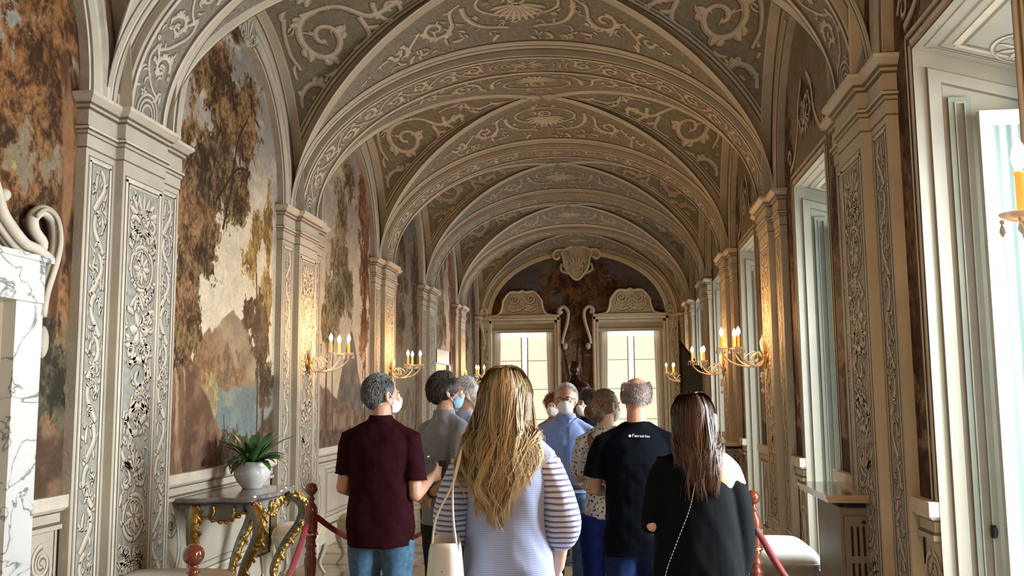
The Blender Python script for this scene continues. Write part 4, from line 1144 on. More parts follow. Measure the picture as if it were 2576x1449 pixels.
# ------------------------------------------------------------------ console table with gilt legs
M_TOP = mat('brown_grey_marble', (.25, .21, .20), .12, noise=.3, scale=9, spec=.7)
M_GOLD = mat('carved_gold', (.60, .36, .10), .3, metal=.9, noise=.35, scale=35, bump=.9, bscale=45)
M_GREYP = mat('grey_green_lacquer', (.28, .31, .29), .4, noise=.15, scale=8)
def console():
    root = empty('console_table', (-3.15, 7.02, 0), 0, 'gilded rococo console table with grey marble top against the left wall', 'console table')
    H = .895
    # serpentine outline, x out from the wall, y along it
    side = smooth_path([(0.0, -.52), (.14, -.53), (.30, -.47), (.44, -.50), (.54, -.46), (.53, -.30), (.57, -.12), (.585, 0), (.57, .12), (.53, .30), (.54, .46), (.44, .50), (.30, .47), (.14, .53), (0, .52)], 70)
    t = MB()
    for z0, z1, k0, k1 in [(H - .045, H - .03, .965, 1.0), (H - .03, H - .008, 1.0, 1.0), (H - .008, H, 1.0, .985)]:
        t.grid(np.stack([np.column_stack([side * k0, np.full(len(side), z0)]), np.column_stack([side * k1, np.full(len(side), z1)])]), 0)
    top = np.column_stack([side * .985, np.full(len(side), H)]); t.add(top, [list(range(len(top)))], 0, False)
    bt = top.copy(); bt[:, 2] = H - .045; t.add(bt, [list(range(len(top)))], 0, False)
    t.build('marble_top', M_TOP, root)
    a = MB()
    z = H - .045; k = side * .9; n = len(k); dip = .085 + .05 * np.cos(np.linspace(-3.14 * 3, 3.14 * 3, n))
    a.grid(np.stack([np.column_stack([k, np.full(n, z)]), np.column_stack([k * .99, z - dip])]), 0); a.build('apron', M_GREYP, root)
    g = MB()
    for i in range(3, n - 3, 2):
        x, y = k[i] * 1.01; g.ball((x, y, z - dip[i]), (.02, .024, .016), 7, 5)
        if i % 6 == 3: g.tube(smooth_path([(x, y, z - .02), (x * 1.04, y * 1.02, z - .06), (x * 1.02, y * 1.05, z - .10), (x, y * .96, z - .13)], 10), np.linspace(.018, .006, 12 if False else len(smooth_path([(x, y, 0), (x, y, 0), (x, y, 0), (x, y, 0)], 10))), 6)
    for i in range(6): g.ball((.525, -.05 + .02 * i, z - .06 - .02 * (2.5 - abs(i - 2.5))), (.025, .022, .04), 7, 5)
    g.tube(np.array([(k[i][0] * .99, k[i][1] * .99, z - dip[i] + .004) for i in range(3, n - 3)]), .010, 6)
    fuse(g, 'apron_carving', [M_GOLD], root, .0055, 1, .004, 30)
    for (x, y, dx, dy) in [(.50, -.40, .10, -.07), (.50, .40, .10, .07), (.10, -.44, .04, -.10), (.10, .44, .04, .10)]:
        lg = MB(); P = smooth_path([(x, y, z), (x + dx, y + dy, z - .10), (x + dx * .9, y + dy * .9, z - .24), (x + dx * -.2, y + dy * -.2, z - .42), (x - dx * .9, y - dy * .9, z - .60), (x - dx * .6, y - dy * .6, .16), (x + dx * .2, y + dy * .2, .05), (x + dx * .7, y + dy * .7, .03)], 40)
        r = np.interp(np.linspace(0, 1, len(P)), [0, .12, .3, .5, .7, .85, .95, 1], [.040, .046, .040, .027, .020, .022, .030, .018])
        lg.tube(P, r, 10); leg = lg.build('leg', M_GREYP, root)
        up = MB(); up.tube(P[1:len(P) // 2 + 3] + np.array([np.sign(dx) * .014, np.sign(dy) * .004, 0]), r[1:len(P) // 2 + 3] * .96, 9); up.build('leg_mask', M_GOLD, leg)
        cg = MB(); rnd = random.Random(int(x * 100 + y * 10))
        for i in range(0, len(P) // 2 + 6):
          for s2 in (-1, 0, 1):
            q = P[i] + np.array([np.sign(dx) * r[i] * .75, s2 * r[i] * .8, rnd.uniform(-.01, .01)])
            cg.ball(q, (.017 * rnd.uniform(.6, 1.4), .016 * rnd.uniform(.7, 1.3), .021 * rnd.uniform(.6, 1.3)), 7, 5)
        for kk in range(6):
            i = 2 + kk * 3; q = P[min(i, len(P) - 1)]
            cg.tube([q + np.array([np.sign(dx) * r[i], -.04, .03]), q + np.array([np.sign(dx) * (r[i] + .02), 0, -.02]), q + np.array([np.sign(dx) * r[i] * .8, .04, -.05])], [.012, .016, .005], 6)
        for i in range(len(P) - 7, len(P)): cg.ball(P[i] + np.array([0, 0, r[i] * .6]), (.03, .03, .018), 7, 5)
        fuse(cg, 'leg_carving', [M_GOLD], leg, .0055, 1, .004, 30)
    s = MB()
    for sy in (-1, 1): s.tube(smooth_path([(.42, sy * .34, .17), (.34, sy * .18, .12), (.30, 0, .16)], 14), .022, 8)
    s.ball((.30, 0, .19), (.07, .08, .06)); s.ball((.30, 0, .26), (.035, .04, .04)); s.tube([(.30, -.1, .16), (.38, -.16, .2), (.42, -.1, .25)], [.02, .025, .008], 7); s.tube([(.30, .1, .16), (.38, .16, .2), (.42, .1, .25)], [.02, .025, .008], 7)
    s.build('stretcher', M_GOLD, root)
    return root
console()

M_POT = mat('glazed_white_pot', (.62, .60, .56), .12, spec=.6, coat=.4)
M_SOIL = mat('potting_soil', (.04, .03, .02), .9)
def leafy_mat():
    m = mat('broad_green_leaf', (.045, .12, .03), .35, noise=.45, scale=14, spec=.5); return m
M_LEAF = leafy_mat()
root = empty('potted_plant', (-2.87, 7.22, .896), 0, 'leafy green plant in a round white pot standing on the gilt console table', 'plant')
p = MB(); p.lathe([(.0, 0), (.075, 0), (.08, .012), (.115, .05), (.14, .10), (.143, .13), (.132, .165), (.115, .19), (.118, .20), (.128, .207), (.12, .212), (.105, .20), (.105, .18), (0, .18)], n=36); p.build('pot', M_POT, root)
p = MB(); p.lathe([(.0, .186), (.106, .184)], n=24); p.build('soil', M_SOIL, root)
rnd = random.Random(12)
for i in range(46):
    a = rnd.uniform(0, 6.283); el = rnd.uniform(.25, 1.35); L = rnd.uniform(.24, .40) * (1.05 if el > .6 else 1.0); wd = rnd.uniform(.022, .036)
    n = 10; t = np.linspace(0, 1, n); e0 = el; ang = e0 - t * (1.35 if el < .9 else .7) * 1.0
    r_ = np.concatenate([[0], np.cumsum(np.cos(ang[:-1]) * L / n)]) + .03; zz = .19 + np.concatenate([[0], np.cumsum(np.sin(ang[:-1]) * L / n)])
    wv = wd * np.sin(math.pi * np.clip(t * 1.0, .04, .985)) ** .7; u = np.array([-math.sin(a), math.cos(a), 0]); c = np.stack([r_ * math.cos(a), r_ * math.sin(a), zz], 1)
    if c[:, 0].min() < -.23: c[:, 0] = np.maximum(c[:, 0], -.23)
    fold = wv * .35
    lb_ = MB(); lb_.grid(np.stack([c - u * wv[:, None] + np.array([0, 0, 1]) * fold[:, None], c, c + u * wv[:, None] + np.array([0, 0, 1]) * fold[:, None]], 1), 0)
    lb_.build('leaf', M_LEAF, root)

# ------------------------------------------------------------------ upholstered chairs and stools
M_BEIGE = mat('beige_upholstery', (.47, .37, .22), .8, noise=.1, scale=20, sheen=.3)
M_CREAMU = mat('cream_upholstery', (.70, .68, .62), .8, noise=.08, scale=20, sheen=.3)
M_PWOOD = mat('pale_gilt_wood', (.50, .44, .32), .4, noise=.2, scale=12)
M_SILV = mat('grey_green_carved_wood', (.38, .39, .34), .35, noise=.25, scale=14)
def cushion(mb, w_, d_, z0, h, r=.06, n=12):
    a = np.linspace(0, 2 * math.pi, 48, endpoint=False); P = []
    for k_ in range(n + 1):
        t = k_ / n * math.pi / 2; s_ = 1 - .10 * (1 - math.cos(t)) if k_ < n * .4 else 1
        f = np.cos(t) ** .35 if k_ < n else .0
        x = np.sign(np.cos(a)) * np.abs(np.cos(a)) ** .35 * w_ / 2 * f; y = np.sign(np.sin(a)) * np.abs(np.sin(a)) ** .35 * d_ / 2 * f
        P.append(np.stack([x, y, np.full(48, z0 + h * math.sin(t))], 1))
    mb.grid(np.array(P), 0, cv=True)
    mb.grid(np.stack([P[0], P[0] * [1, 1, 1] - [0, 0, .015]]), 0, cv=True)
def cab_leg(root, x, y, z, m, s_=.05):
    lg = MB(); sx, sy = np.sign(x), np.sign(y)
    P = smooth_path([(x, y, z), (x + sx * .02, y + sy * .02, z - .08), (x - sx * .0, y, z * .5), (x - sx * .02, y - sy * .02, .1), (x + sx * .015, y + sy * .015, .012)], 18)
    lg.tube(P, np.linspace(.03, .014, len(P)), 8); lg.ball((P[-1][0], P[-1][1], .014), (.02, .02, .014), 8, 5); return lg.build('leg', m, root)
def stool(name, loc, rz, w_, d_, top, mu, mw, label, cat, group=None, back=False):
    root = empty(name, loc, rz, label, cat, group)
    c = MB(); cushion(c, w_, d_, top - .085, .085); c.build('seat', mu, root)
    f = MB(); a = np.linspace(0, 2 * math.pi, 48, endpoint=False)
    P = []
    for z, k_ in ((top - .085, 1.), (top - .09, 1.02), (top - .12, 1.0), (top - .16 - 0, .97)):
        x = np.sign(np.cos(a)) * np.abs(np.cos(a)) ** .3 * w_ / 2 * k_; y = np.sign(np.sin(a)) * np.abs(np.sin(a)) ** .3 * d_ / 2 * k_
        zz = np.full(48, z) - (.03 * np.abs(np.cos(2 * a)) if z < top - .15 else 0)
        P.append(np.stack([x, y, zz], 1))
    f.grid(np.array(P), 0, cv=True); f.build('seat_frame', mw, root)
    for sx in (-1, 1):
        for sy in (-1, 1): cab_leg(root, sx * (w_ / 2 - .05), sy * (d_ / 2 - .05), top - .13, mw)
    if back:
        b = MB(); P = []
        for z, hw_ in [(top + .10, .20), (top + .16, .225), (top + .3, .235), (top + .42, .22), (top + .47, .17)]:
            P.append([(q * hw_, d_ / 2 - .02 + .10 * (z - top) + .02 * q * q, z) for q in np.linspace(-1, 1, 9)])
        P = np.array(P); b.grid(P - [0, .03, 0]); b.grid(P + [0, .03, 0]); rim = np.vstack([P[:, 0], P[-1, 1:-1], P[::-1, -1], P[0, 1:-1][::-1]])
        b.tube(np.vstack([rim, rim[:1]]), .032, 8); b.build('backrest', mu, root)
        for sx in (-1, 1):
            q = MB(); q.tube([(sx * (w_ / 2 - .06), d_ / 2 - .03, top - .1), (sx * .235, d_ / 2 + .0, top + .2), (sx * .225, d_ / 2 + .035, top + .46)], [.02, .017, .014], 8); q.build('back_post', mw, root)
    return root
stool('upholstered_chair', (-2.42, 9.15, 0), math.radians(-18), .52, .5, .49, M_BEIGE, M_PWOOD, 'beige upholstered chair against the left wall behind the rope post', 'chair', back=True)
stool('upholstered_stool', (-2.86, 8.35, 0), .1, .44, .42, .48, M_BEIGE, M_PWOOD, 'beige backless stool half hidden behind the rope post and console', 'stool')
stool('round_seat', (-2.75, 5.62, 0), .1, .72, .62, .535, M_BEIGE, M_PWOOD, 'mustard beige upholstered seat cut by the bottom edge, left', 'stool')
stool('upholstered_bench', (1.19, 7.28, 0), 0, .46, .95, .51, M_CREAMU, M_SILV, 'white-topped carved bench below the window on the right', 'bench')

# ------------------------------------------------------------------ rope barrier
M_MAHOG = mat('polished_mahogany', (.17, .035, .015), .16, noise=.3, scale=20, coat=.5, stretch=(1, 1, .2))
M_ROPE = mat('red_velvet_rope', (.20, .006, .010), .7, noise=.2, scale=60, sheen=.15)
M_BRASS = mat('brass_fitting', (.7, .5, .2), .25, metal=1)
def post(loc, label, g):
    root = empty('rope_post', loc, 0, label, 'barrier post', g)
    b = MB(); b.lathe([(.0, 0), (.16, 0), (.165, .02), (.15, .045), (.10, .06), (.06, .08), (.045, .11), (.03, .13)], n=24); b.build('base', M_MAHOG, root)
    p = MB(); p.lathe([(.028, .12), (.040, .16), (.044, .2), (.03, .24), (.036, .25), (.028, .27), (.024, .3), (.027, .5), (.035, .62), (.037, .66), (.028, .68), (.036, .69), (.028, .70), (.026, .72), (.036, .735), (.030, .745), (.027, .77), (.036, .79), (.028, .80), (.037, .82), (.0385, .84), (.0385, .93), (.037, .955), (.030, .97), (.018, .985), (.016, 1.0), (.026, 1.008), (.016, 1.016), (.012, 1.03)], n=20)
    p.build('shaft', M_MAHOG, root)
    k_ = MB(); k_.ball((0, 0, 1.066), .037, 20, 14); k_.build('ball_finial', M_MAHOG, root)
    r = MB(); r.lathe([(.039, .80), (.043, .80), (.043, .815), (.039, .815)], n=20); r.build('ring', M_BRASS, root)
    return root
GP = 'mahogany rope barrier posts'
post((-1.46, 3.16, 0), 'nearest mahogany rope post, its ball top at the bottom edge, left', GP)
post((-1.80, 5.45, 0), 'mahogany rope post between the console table and the man in maroon', GP)
post((.70, 5.05, 0), 'mahogany rope post right of the woman in black', GP)
def rope(a, b, sag, label):
    r = MB(); t = np.linspace(0, 1, 26)[:, None]; P = np.array(a) * (1 - t) + np.array(b) * t; P[:, 2] -= sag * 4 * t[:, 0] * (1 - t[:, 0])
    r.tube(P, .017, 10); o = r.build('velvet_rope', M_ROPE); tag(o, label, 'rope', 'red velvet ropes')
    return o
rope((-1.46, 3.2, .86), (-1.80, 5.40, .90), .28, 'red velvet rope hanging between the two left posts')
rope((-1.765, 5.46, .90), (-1.25, 7.6, .88), .30, 'red velvet rope disappearing behind the man in maroon')
rope((.715, 5.01, .90), (1.00, 2.4, .80), .22, 'red velvet rope running toward the camera, right')

# ------------------------------------------------------------------ radiator covers
M_RAD = mat('brown_grey_radiator_cover', (.20, .165, .12), .5, noise=.1, scale=5)
M_RTOP = mat('glossy_wood_shelf', (.42, .29, .18), .10, noise=.1, scale=5, spec=.8)
M_BLACK = mat('black_void', (.01, .01, .01), .8)
def radiator(loc, label):
    root = empty('radiator_cover', loc, 0, label, 'radiator cover', 'radiator covers under marble shelves')
    b = MB(); b.box((-.235, .10, 0), (.0, .72, .93)); b.build('body', M_RAD, root)
    g = MB(); x0, x1 = -.215, .005; z0, z1 = .04, .88; yy = .085
    xs = [x0, x0 + .028]; 
    # a grille: bars between ten slots
    n = 5; sw = .015; pitch = (x1 - x0 - .05) / n; rows = [(.09, .17), (.22, .39), (.44, .61), (.65, .82)]
    for i in range(n + 1):
        a = x0 if i == 0 else x0 + .025 + (i - 1) * pitch + pitch / 2 + sw / 2; bb = x1 if i == n else x0 + .025 + i * pitch + pitch / 2 - sw / 2
        g.box((a, yy, z0), (bb, .10, z1))
    prev = z0
    for r0, r1 in rows: g.box((x0, yy + .003, prev), (x1, .10, r0)); prev = r1
    g.box((x0, yy + .003, prev), (x1, .10, z1)); g.build('grille', M_RAD, root)
    v = MB(); v.box((x0 + .01, .0955, z0 + .02), (x1 - .01, .0985, z1 - .02)); v.build('slot_dark_sheet', M_BLACK, root)  # black sheet stands in for the shaded hollow behind the slots
    k_ = MB(); k_.ball((-.105, .08, .845), (.011, .006, .011)); k_.build('knob', M_BLACK, root)
    s = MB(); s.box((-.33, 0.0, .985), (.055, .88, 1.01)); s.box((-.32, .01, .965), (.055, .87, .985)); s.build('shelf', M_RTOP, root)
    t = MB(); t.box((-.20, .08, .93), (.0, .76, .965)); t.build('neck', M_BLACK, root)
    return root
radiator((XR + .085, 5.70, 0), 'brown slotted radiator cover with a glossy shelf between the two near windows')
radiator((XR + .11, 11.85, 0), 'distant radiator cover with dark sides above the bare shoulder of the woman in black')

# bronze bust before the end wall
M_BRONZE = mat('dark_bronze', (.05, .025, .018), .3, metal=.8, noise=.3, scale=8)
root = empty('bronze_bust', (-.88, 20.7, 0), 0, 'dark bronze bust on a pedestal between the two far windows', 'sculpture')
p = MB(); p.box((-.22, -.22, 0), (.22, .22, .08)); p.box((-.17, -.17, .08), (.17, .17, 1.32)); p.box((-.22, -.22, 1.32), (.22, .22, 1.40)); p.build('pedestal', mat('brown_marble_pedestal', (.10, .06, .04), .3, noise=.3, scale=6), root)
p = MB(); K = 1.3
p.lathe([(.10, 1.40), (.12, 1.43), (.07, 1.46), (.06, 1.5)], n=18)
p.lathe([(.05, 1.47), (.16, 1.52), (.25, 1.60), (.27, 1.70), (.22, 1.80), (.10, 1.85), (.075, 1.90), (.072, 1.96), (.001, 1.99)], n=24, sy=.6)
p.ball((0, -.02, 2.06), (.095, .115, .135), 16, 12); p.ball((0, .02, 2.10), (.11, .12, .12), 14, 10); p.ball((0, -.13, 2.04), (.015, .03, .025), 8, 6); p.ball((0, -.09, 1.98), (.06, .06, .05), 10, 8)
for sx in (-1, 1): p.ball((sx * .10, .0, 2.05), (.015, .03, .04), 8, 6)
p.v = [np.column_stack([v_[:, :2] * K, 1.40 + (v_[:, 2] - 1.40) * 1.18]) for v_ in p.v]
p.build('bust', M_BRONZE, root)

# dark folding screen with a sloped top against the right wall
root = empty('folding_screen', (1.24, 16.2, 0), 0, 'dark grey screen with a slanting black top edge beside the far right sconces', 'screen')
p = MB(); P0 = [(-.10, .05), (.10, .05), (.10, 2.19), (-.10, 2.47)]
f = [(x, 0, z) for x, z in P0]; b2 = [(x, .03, z) for x, z in P0]; p.add(f + b2, [(0, 1, 2, 3), (7, 6, 5, 4), (0, 4, 5, 1), (1, 5, 6, 2), (2, 6, 7, 3), (3, 7, 4, 0)], 0, False)
P1 = [(.10, .05), (.24, .05), (.24, 1.98), (.10, 2.19)]
p.build('panel', mat('dark_grey_cloth', (.06, .065, .055), .8, noise=.2, scale=5), root)
p = MB(); f = [(x, -.01, z) for x, z in P1]; b2 = [(x + .0, .03, z) for x, z in P1]; p.add(f + b2, [(0, 1, 2, 3), (7, 6, 5, 4), (0, 4, 5, 1), (1, 5, 6, 2), (2, 6, 7, 3), (3, 7, 4, 0)], 0, False); p.build('panel', bpy.data.materials['dark_grey_cloth'], root)
p = MB(); p.tube([(-.11, -.01, 0), (-.11, -.01, 2.5)], .014, 8); p.tube([(-.13, -.01, 2.52), (.10, -.01, 2.20), (.25, -.01, 1.99)], [.022, .02, .015], 8); p.tube([(.25, -.01, 0), (.25, -.01, 2.0)], .012, 8); p.build('frame', M_BLACK, root)

# ------------------------------------------------------------------ people
def loft(mb, rings, n=28, pw=.85, mt=0):
    """rings: (z, cx, cy, rx, ry[, tilt])"""
    a = np.linspace(0, 2 * math.pi, n, endpoint=False); c, s = np.cos(a), np.sin(a)
    c = np.sign(c) * np.abs(c) ** pw; s = np.sign(s) * np.abs(s) ** pw
    R = np.array([list(r) + [0] * (6 - len(r)) for r in rings], float)
    k = np.linspace(0, len(R) - 1, (len(R) - 1) * 4 + 1)
    Q = np.stack([np.interp(k, np.arange(len(R)), R[:, i]) for i in range(6)], 1)
    P = np.stack([Q[:, 1:2] + Q[:, 3:4] * c, Q[:, 2:3] + Q[:, 4:5] * s, Q[:, 0:1] + Q[:, 5:6] * c], -1)
    b = mb.n; mb.grid(P, mt, cv=True, flip=True); m_ = len(P)
    mb.f.append([b + i for i in range(n)]); mb.m.append(mt); mb.s.append(True)
    mb.f.append([b + (m_ - 1) * n + i for i in range(n)][::-1]); mb.m.append(mt); mb.s.append(True)

def hand(mb, wr, d, nrm, side, curl=.6, sc=1.0):
    """palm, four unequal fingers and a thumb leaving the side of the palm"""
    wr, d, nrm = Vector(wr), Vector(d).normalized(), Vector(nrm).normalized()
    nrm = (nrm - d * nrm.dot(d)).normalized(); lat = d.cross(nrm) * side
    for k_ in range(5):
        f = (k_ - 1.5) * .019
        if k_ < 4: mb.tube([wr + lat * f * .5, wr + d * .045 * sc + lat * f, wr + d * .088 * sc + lat * f * 1.08], [.014, .0155, .0125], 8)
    mb.ball(wr + d * .045 * sc, (.026, .026, .026), 10, 8)
    for k_, L in enumerate((.066, .078, .082, .070)):
        b = wr + d * .086 * sc + lat * ((1.5 - k_) * -.0205)
        P = [b]; a = 0
        for seg, l in enumerate((.44, .32, .24)):
            a += curl * (.55 if seg == 0 else .75) + .04 * k_
            P.append(P[-1] + (d * math.cos(a) + nrm * math.sin(a)) * L * l * sc)
        mb.tube([tuple(p) for p in P], [.0098, .0090, .0084, .0072], 8); mb.ball(P[-1], .0074, 8, 6)
    b = wr + d * .03 * sc + lat * .026; P = [b, b + (lat * .8 + d * .6).normalized() * .032, b + (lat * .8 + d * .6).normalized() * .032 + (d * .9 + lat * .2 + nrm * curl).normalized() * .030]
    P.append(P[-1] + (d * .8 + nrm * (curl + .3)).normalized() * .024)
    mb.tube([tuple(p) for p in P], [.014, .012, .0105, .008], 8); mb.ball(P[-1], .008, 8, 6)

def rot2(v, a):
    c, s = math.cos(a), math.sin(a); return (v[0] * c - v[1] * s, v[0] * s + v[1] * c)

SKIN = mat('skin_tan', (.50, .27, .175), .5, noise=.08, scale=14, spec=.35)
SKIN2 = mat('skin_light', (.56, .33, .23), .5, noise=.08, scale=14, spec=.35)
M_EYEW = mat('eye_white', (.8, .78, .74), .2); M_EYED = mat('eye_dark', (.03, .02, .015), .1)
M_MASKW = mat('white_mask', (.78, .77, .74), .8, bump=.2, bscale=200); M_MASKB = mat('blue_mask', (.30, .55, .78), .8, bump=.2, bscale=200)
M_LOOP = mat('mask_loop', (.75, .73, .70), .6)

def strand_mat(name, c0, c1, rough=.42):
    m = bpy.data.materials.new(name); m.use_nodes = True; nt = m.node_tree; b = nt.nodes['Principled BSDF']
    b.inputs['Roughness'].default_value = rough; b.inputs['Specular IOR Level'].default_value = .35
    a = nt.nodes.new('ShaderNodeAttribute'); a.attribute_name = 'Col'; nt.links.new(a.outputs['Color'], b.inputs['Base Color'])
    m['c'] = [*c0, *c1]; return m

def strands(name, parent, m, paths, widths, cols):
    """paths (n,k,3) hair ribbons facing outward"""
    P = np.asarray(paths, float); n, k = P.shape[:2]
    T = np.gradient(P, axis=1); T /= np.linalg.norm(T, axis=2)[..., None] + 1e-9
    C = P.mean(axis=(0, 1)); out = P - C; out[..., 2] = 0; out /= np.linalg.norm(out, axis=2)[..., None] + 1e-9
    S = np.cross(T, out); S /= np.linalg.norm(S, axis=2)[..., None] + 1e-9
    prof = np.interp(np.linspace(0, 1, k), [0, .1, .6, 1], [.7, 1, .9, .15])
    h = S * (np.asarray(widths)[:, None] * prof[None] / 2)[..., None]
    V = np.stack([P - h, P + out * .0008, P + h], 2).reshape(-1, 3)
    I = np.arange(n * k * 3).reshape(n, k, 3)
    q = np.concatenate([np.stack([I[:, :-1, j], I[:, 1:, j], I[:, 1:, j + 1], I[:, :-1, j + 1]], -1).reshape(-1, 4) for j in (0, 1)])
    mb = MB(); mb.add(V, q, 0, True, col=np.repeat(np.asarray(cols), k * 3, 0) if np.asarray(cols).ndim == 2 else np.repeat(np.asarray(cols).reshape(-1, 3), 3, 0))
    return mb.build(name, m, parent, colors=True)

def head_parts(b, hc, yaw, s=1.0, jaw=1.0):
    """head shapes around hc, turned by yaw; local +y is forward"""
    X, Y, Z = hc
    def at(x, y, z): q = rot2((x * s, y * s), yaw); return (X + q[0], Y + q[1], Z + z * s)
    Rm = [[math.cos(yaw), -math.sin(yaw), 0], [math.sin(yaw), math.cos(yaw), 0], [0, 0, 1]]
    b.ball(at(0, -.012, .028), (.077 * s, .097 * s, .092 * s), 20, 14, R=Rm)
    b.ball(at(0, .022, -.025), (.062 * s, .072 * s, .085 * s), 18, 12, R=Rm)
    b.ball(at(0, .042, -.078), (.038 * s * jaw, .042 * s, .032 * s), 14, 10, R=Rm)
    b.ball(at(0, .088, .028), (.045 * s, .018 * s, .014 * s), 12, 8, R=Rm)         # brow
    b.tube([at(0, .088, .015), at(0, .108, -.018), at(0, .112, -.028)], [.008 * s, .012 * s, .014 * s], 8)   # nose
    b.ball(at(0, .092, -.058), (.026 * s, .014 * s, .012 * s), 12, 8, R=Rm)         # mouth
    for d in (-1, 1):
        b.ball(at(d * .035, .080, -.02), (.022 * s, .018 * s, .022 * s), 10, 8, R=Rm)   # cheek
        b.tube([at(d * .074, .004, .025), at(d * .088, -.010, .030), at(d * .090, -.018, .008), at(d * .082, -.008, -.018), at(d * .073, .006, -.028)], [.007 * s, .009 * s, .008 * s, .007 * s, .006 * s], 7)
        b.ball(at(d * .078, -.004, .0), (.006 * s, .014 * s, .024 * s), 8, 6, R=Rm)
    return at, Rm

def eyes(parent, at, Rm, s=1.0, brow=(.15, .13, .11)):
    for d in (-1, 1):
        e = MB(); e.ball(at(d * .031, .0865, .008), .0125 * s, 12, 8, 0); e.ball(at(d * .031, .0965, .008), (.0058 * s, .0042 * s, .0058 * s), 10, 6, 1, R=Rm); e.build('eye', [M_EYEW, M_EYED], parent)
    bm = MB()
    for d in (-1, 1): bm.tube([at(d * .014, .099, .026), at(d * .032, .100, .031), at(d * .05, .088, .025)], [.003 * s, .0045 * s, .002 * s], 6)
    bm.build('eyebrows', mat('brow_hair', brow, .7), parent)

def mask(parent, at, m, s=1.0, ffp=True):
    mb = MB(); rows = []
    for z, w_, y0, dp in [(-.002, .030, .104, .018), (-.018, .050, .096, .034), (-.038, .060, .088, .042), (-.060, .058, .084, .040), (-.082, .046, .078, .030), (-.100, .026, .066, .014)]:
        r = []
        for t in np.linspace(-1, 1, 15):
            x = w_ * math.sin(t * math.pi / 2); y = y0 - .052 * t * t * (w_ / .06) + dp * (1 - abs(t) ** (1.1 if ffp else 2)) * (.9 if ffp else .45)
            r.append(at(x, y, z))
        rows.append(r)
    mb.grid(np.array(rows), 0); o = mb.build('face_mask', m, parent)
    so = o.modifiers.new('t', 'SOLIDIFY'); so.thickness = .003
    for d in (-1, 1):
        l = MB(); l.tube(smooth_path([at(d * .050, .060, -.018), at(d * .070, .03, .0), at(d * .085, -.006, .032), at(d * .088, -.022, .018), at(d * .074, .02, -.035), at(d * .045, .055, -.08)], 24), .0016, 5); l.build('ear_loop', M_LOOP, o)
    return o

def short_hair(parent, at, Rm, c0, c1, s=1.0, L=.022, n=2600, bald=0.0, seed=1, base=None, back=-.075, puff=.006):
    r = np.random.RandomState(seed)
    sh = MB(); sh.ball(at(0, -.022, .036), (.0785 * s + puff, .093 * s + puff, .088 * s + puff), 24, 16, R=Rm); sh.ball(at(0, -.062, -.012), (.062 * s + puff * .6, .045 * s + puff, .064 * s), 18, 12, R=Rm)
    if bald < .5: fuse(sh, 'hair', [mat('hair_base', base or tuple(c0), .6, noise=.3, scale=60)], parent, .007, 1)
    P = []; C = []
    ty = np.array(Rm)
    k = 6; cnt = 0
    while cnt < n:
        v = r.normal(size=3); v /= np.linalg.norm(v)
        if v[2] < -.62: continue
        front = v[1]
        if front > .62 - .0 and v[2] < .78: continue
        if v[1] > .15 and v[2] < .30: continue
        if v[1] > -.12 and v[2] < -.02: continue
        if bald and v[2] > .62 - .0 and r.rand() < bald * (1.15 if v[1] > -.75 else .4): continue
        p0 = np.array([v[0] * (.0785 + puff), v[1] * (.094 + puff) - .022, v[2] * (.09 + puff) + .036])
        if v[2] < 0: p0[1] -= .012 * -v[2] * 2; p0[0] *= 1 - .16 * -v[2]
        down = np.array([v[0] * .25 + .25 * r.randn() * .3, -.55 if v[2] > .3 else -.1, -1.0 if v[2] < .6 else -.25])
        down -= v * (down @ v); down /= np.linalg.norm(down) + 1e-9
        l = L * r.uniform(.6, 1.25); t = np.linspace(0, 1, k)[:, None]
        q = p0 + down * l * t + v * (.004 + .008 * np.sin(t * 2.2)) * r.uniform(.5, 1.2)
        P.append([at(*(x)) for x in q]); cc = r.rand(); C.append(np.array(c0) * (1 - cc) + np.array(c1) * cc); cnt += 1
    return strands('hair_strands', parent, strand_mat('hair_fibre', c0, c1), P, np.full(n, .0024), C)

class Fig:
    pass

def person(loc, rz, H, label, skin, yaw=0, group=None, voxel=.008, build=1.0, head=True, lean=0.0):
    f = Fig(); f.root = empty('person', (loc[0], loc[1], 0), rz, label, 'person', group); f.k = H / 1.75; f.b = MB(); f.skin = skin; f.voxel = voxel
    k = f.k; f.build = build; b = f.b
    g = build
    loft(b, [(.80 * k, 0, 0, .12 * k, .09 * k), (.90 * k, 0, -.005, .165 * k * g, .105 * k * g), (1.0 * k, 0, -.005, .155 * k * g, .10 * k * g), (1.12 * k, 0, 0, .14 * k * g, .10 * k * g), (1.28 * k, 0, 0, .160 * k * g, .112 * k * g), (1.37 * k, 0, -.01, .135 * k * g, .090 * k * g), (1.43 * k, 0, -.012, .08 * k, .062 * k)])
    b.tube([(0, -.02, 1.40 * k), (0, -.015, 1.48 * k), (0, .0, 1.58 * k)], [.075 * k, .060 * k, .056 * k], 14)
    for d in (-1, 1):
        b.tube([(d * .075 * k, 0, .92 * k), (d * .095 * k, .0, .72 * k), (d * .10 * k, .01, .49 * k), (d * .10 * k, -.01, .34 * k), (d * .10 * k, -.01, .09 * k)], [.088 * k, .08 * k, .055 * k, .052 * k, .034 * k], 12)
        b.tube([(d * .10 * k, -.06, .035), (d * .11 * k, .06, .035), (d * .12 * k, .14, .028)], [.032, .038, .022], 10)
        b.tube([(d * .03, -.015, 1.475 * k), (d * .10 * k, -.015, 1.43 * k), (d * .175 * k * g, -.01, 1.385 * k)], [.040 * k, .034 * k, .036 * k], 10)
    f.hc = (0, .012, 1.635 * k)
    if head: f.at, f.Rm = head_parts(b, f.hc, yaw, k)
    return f

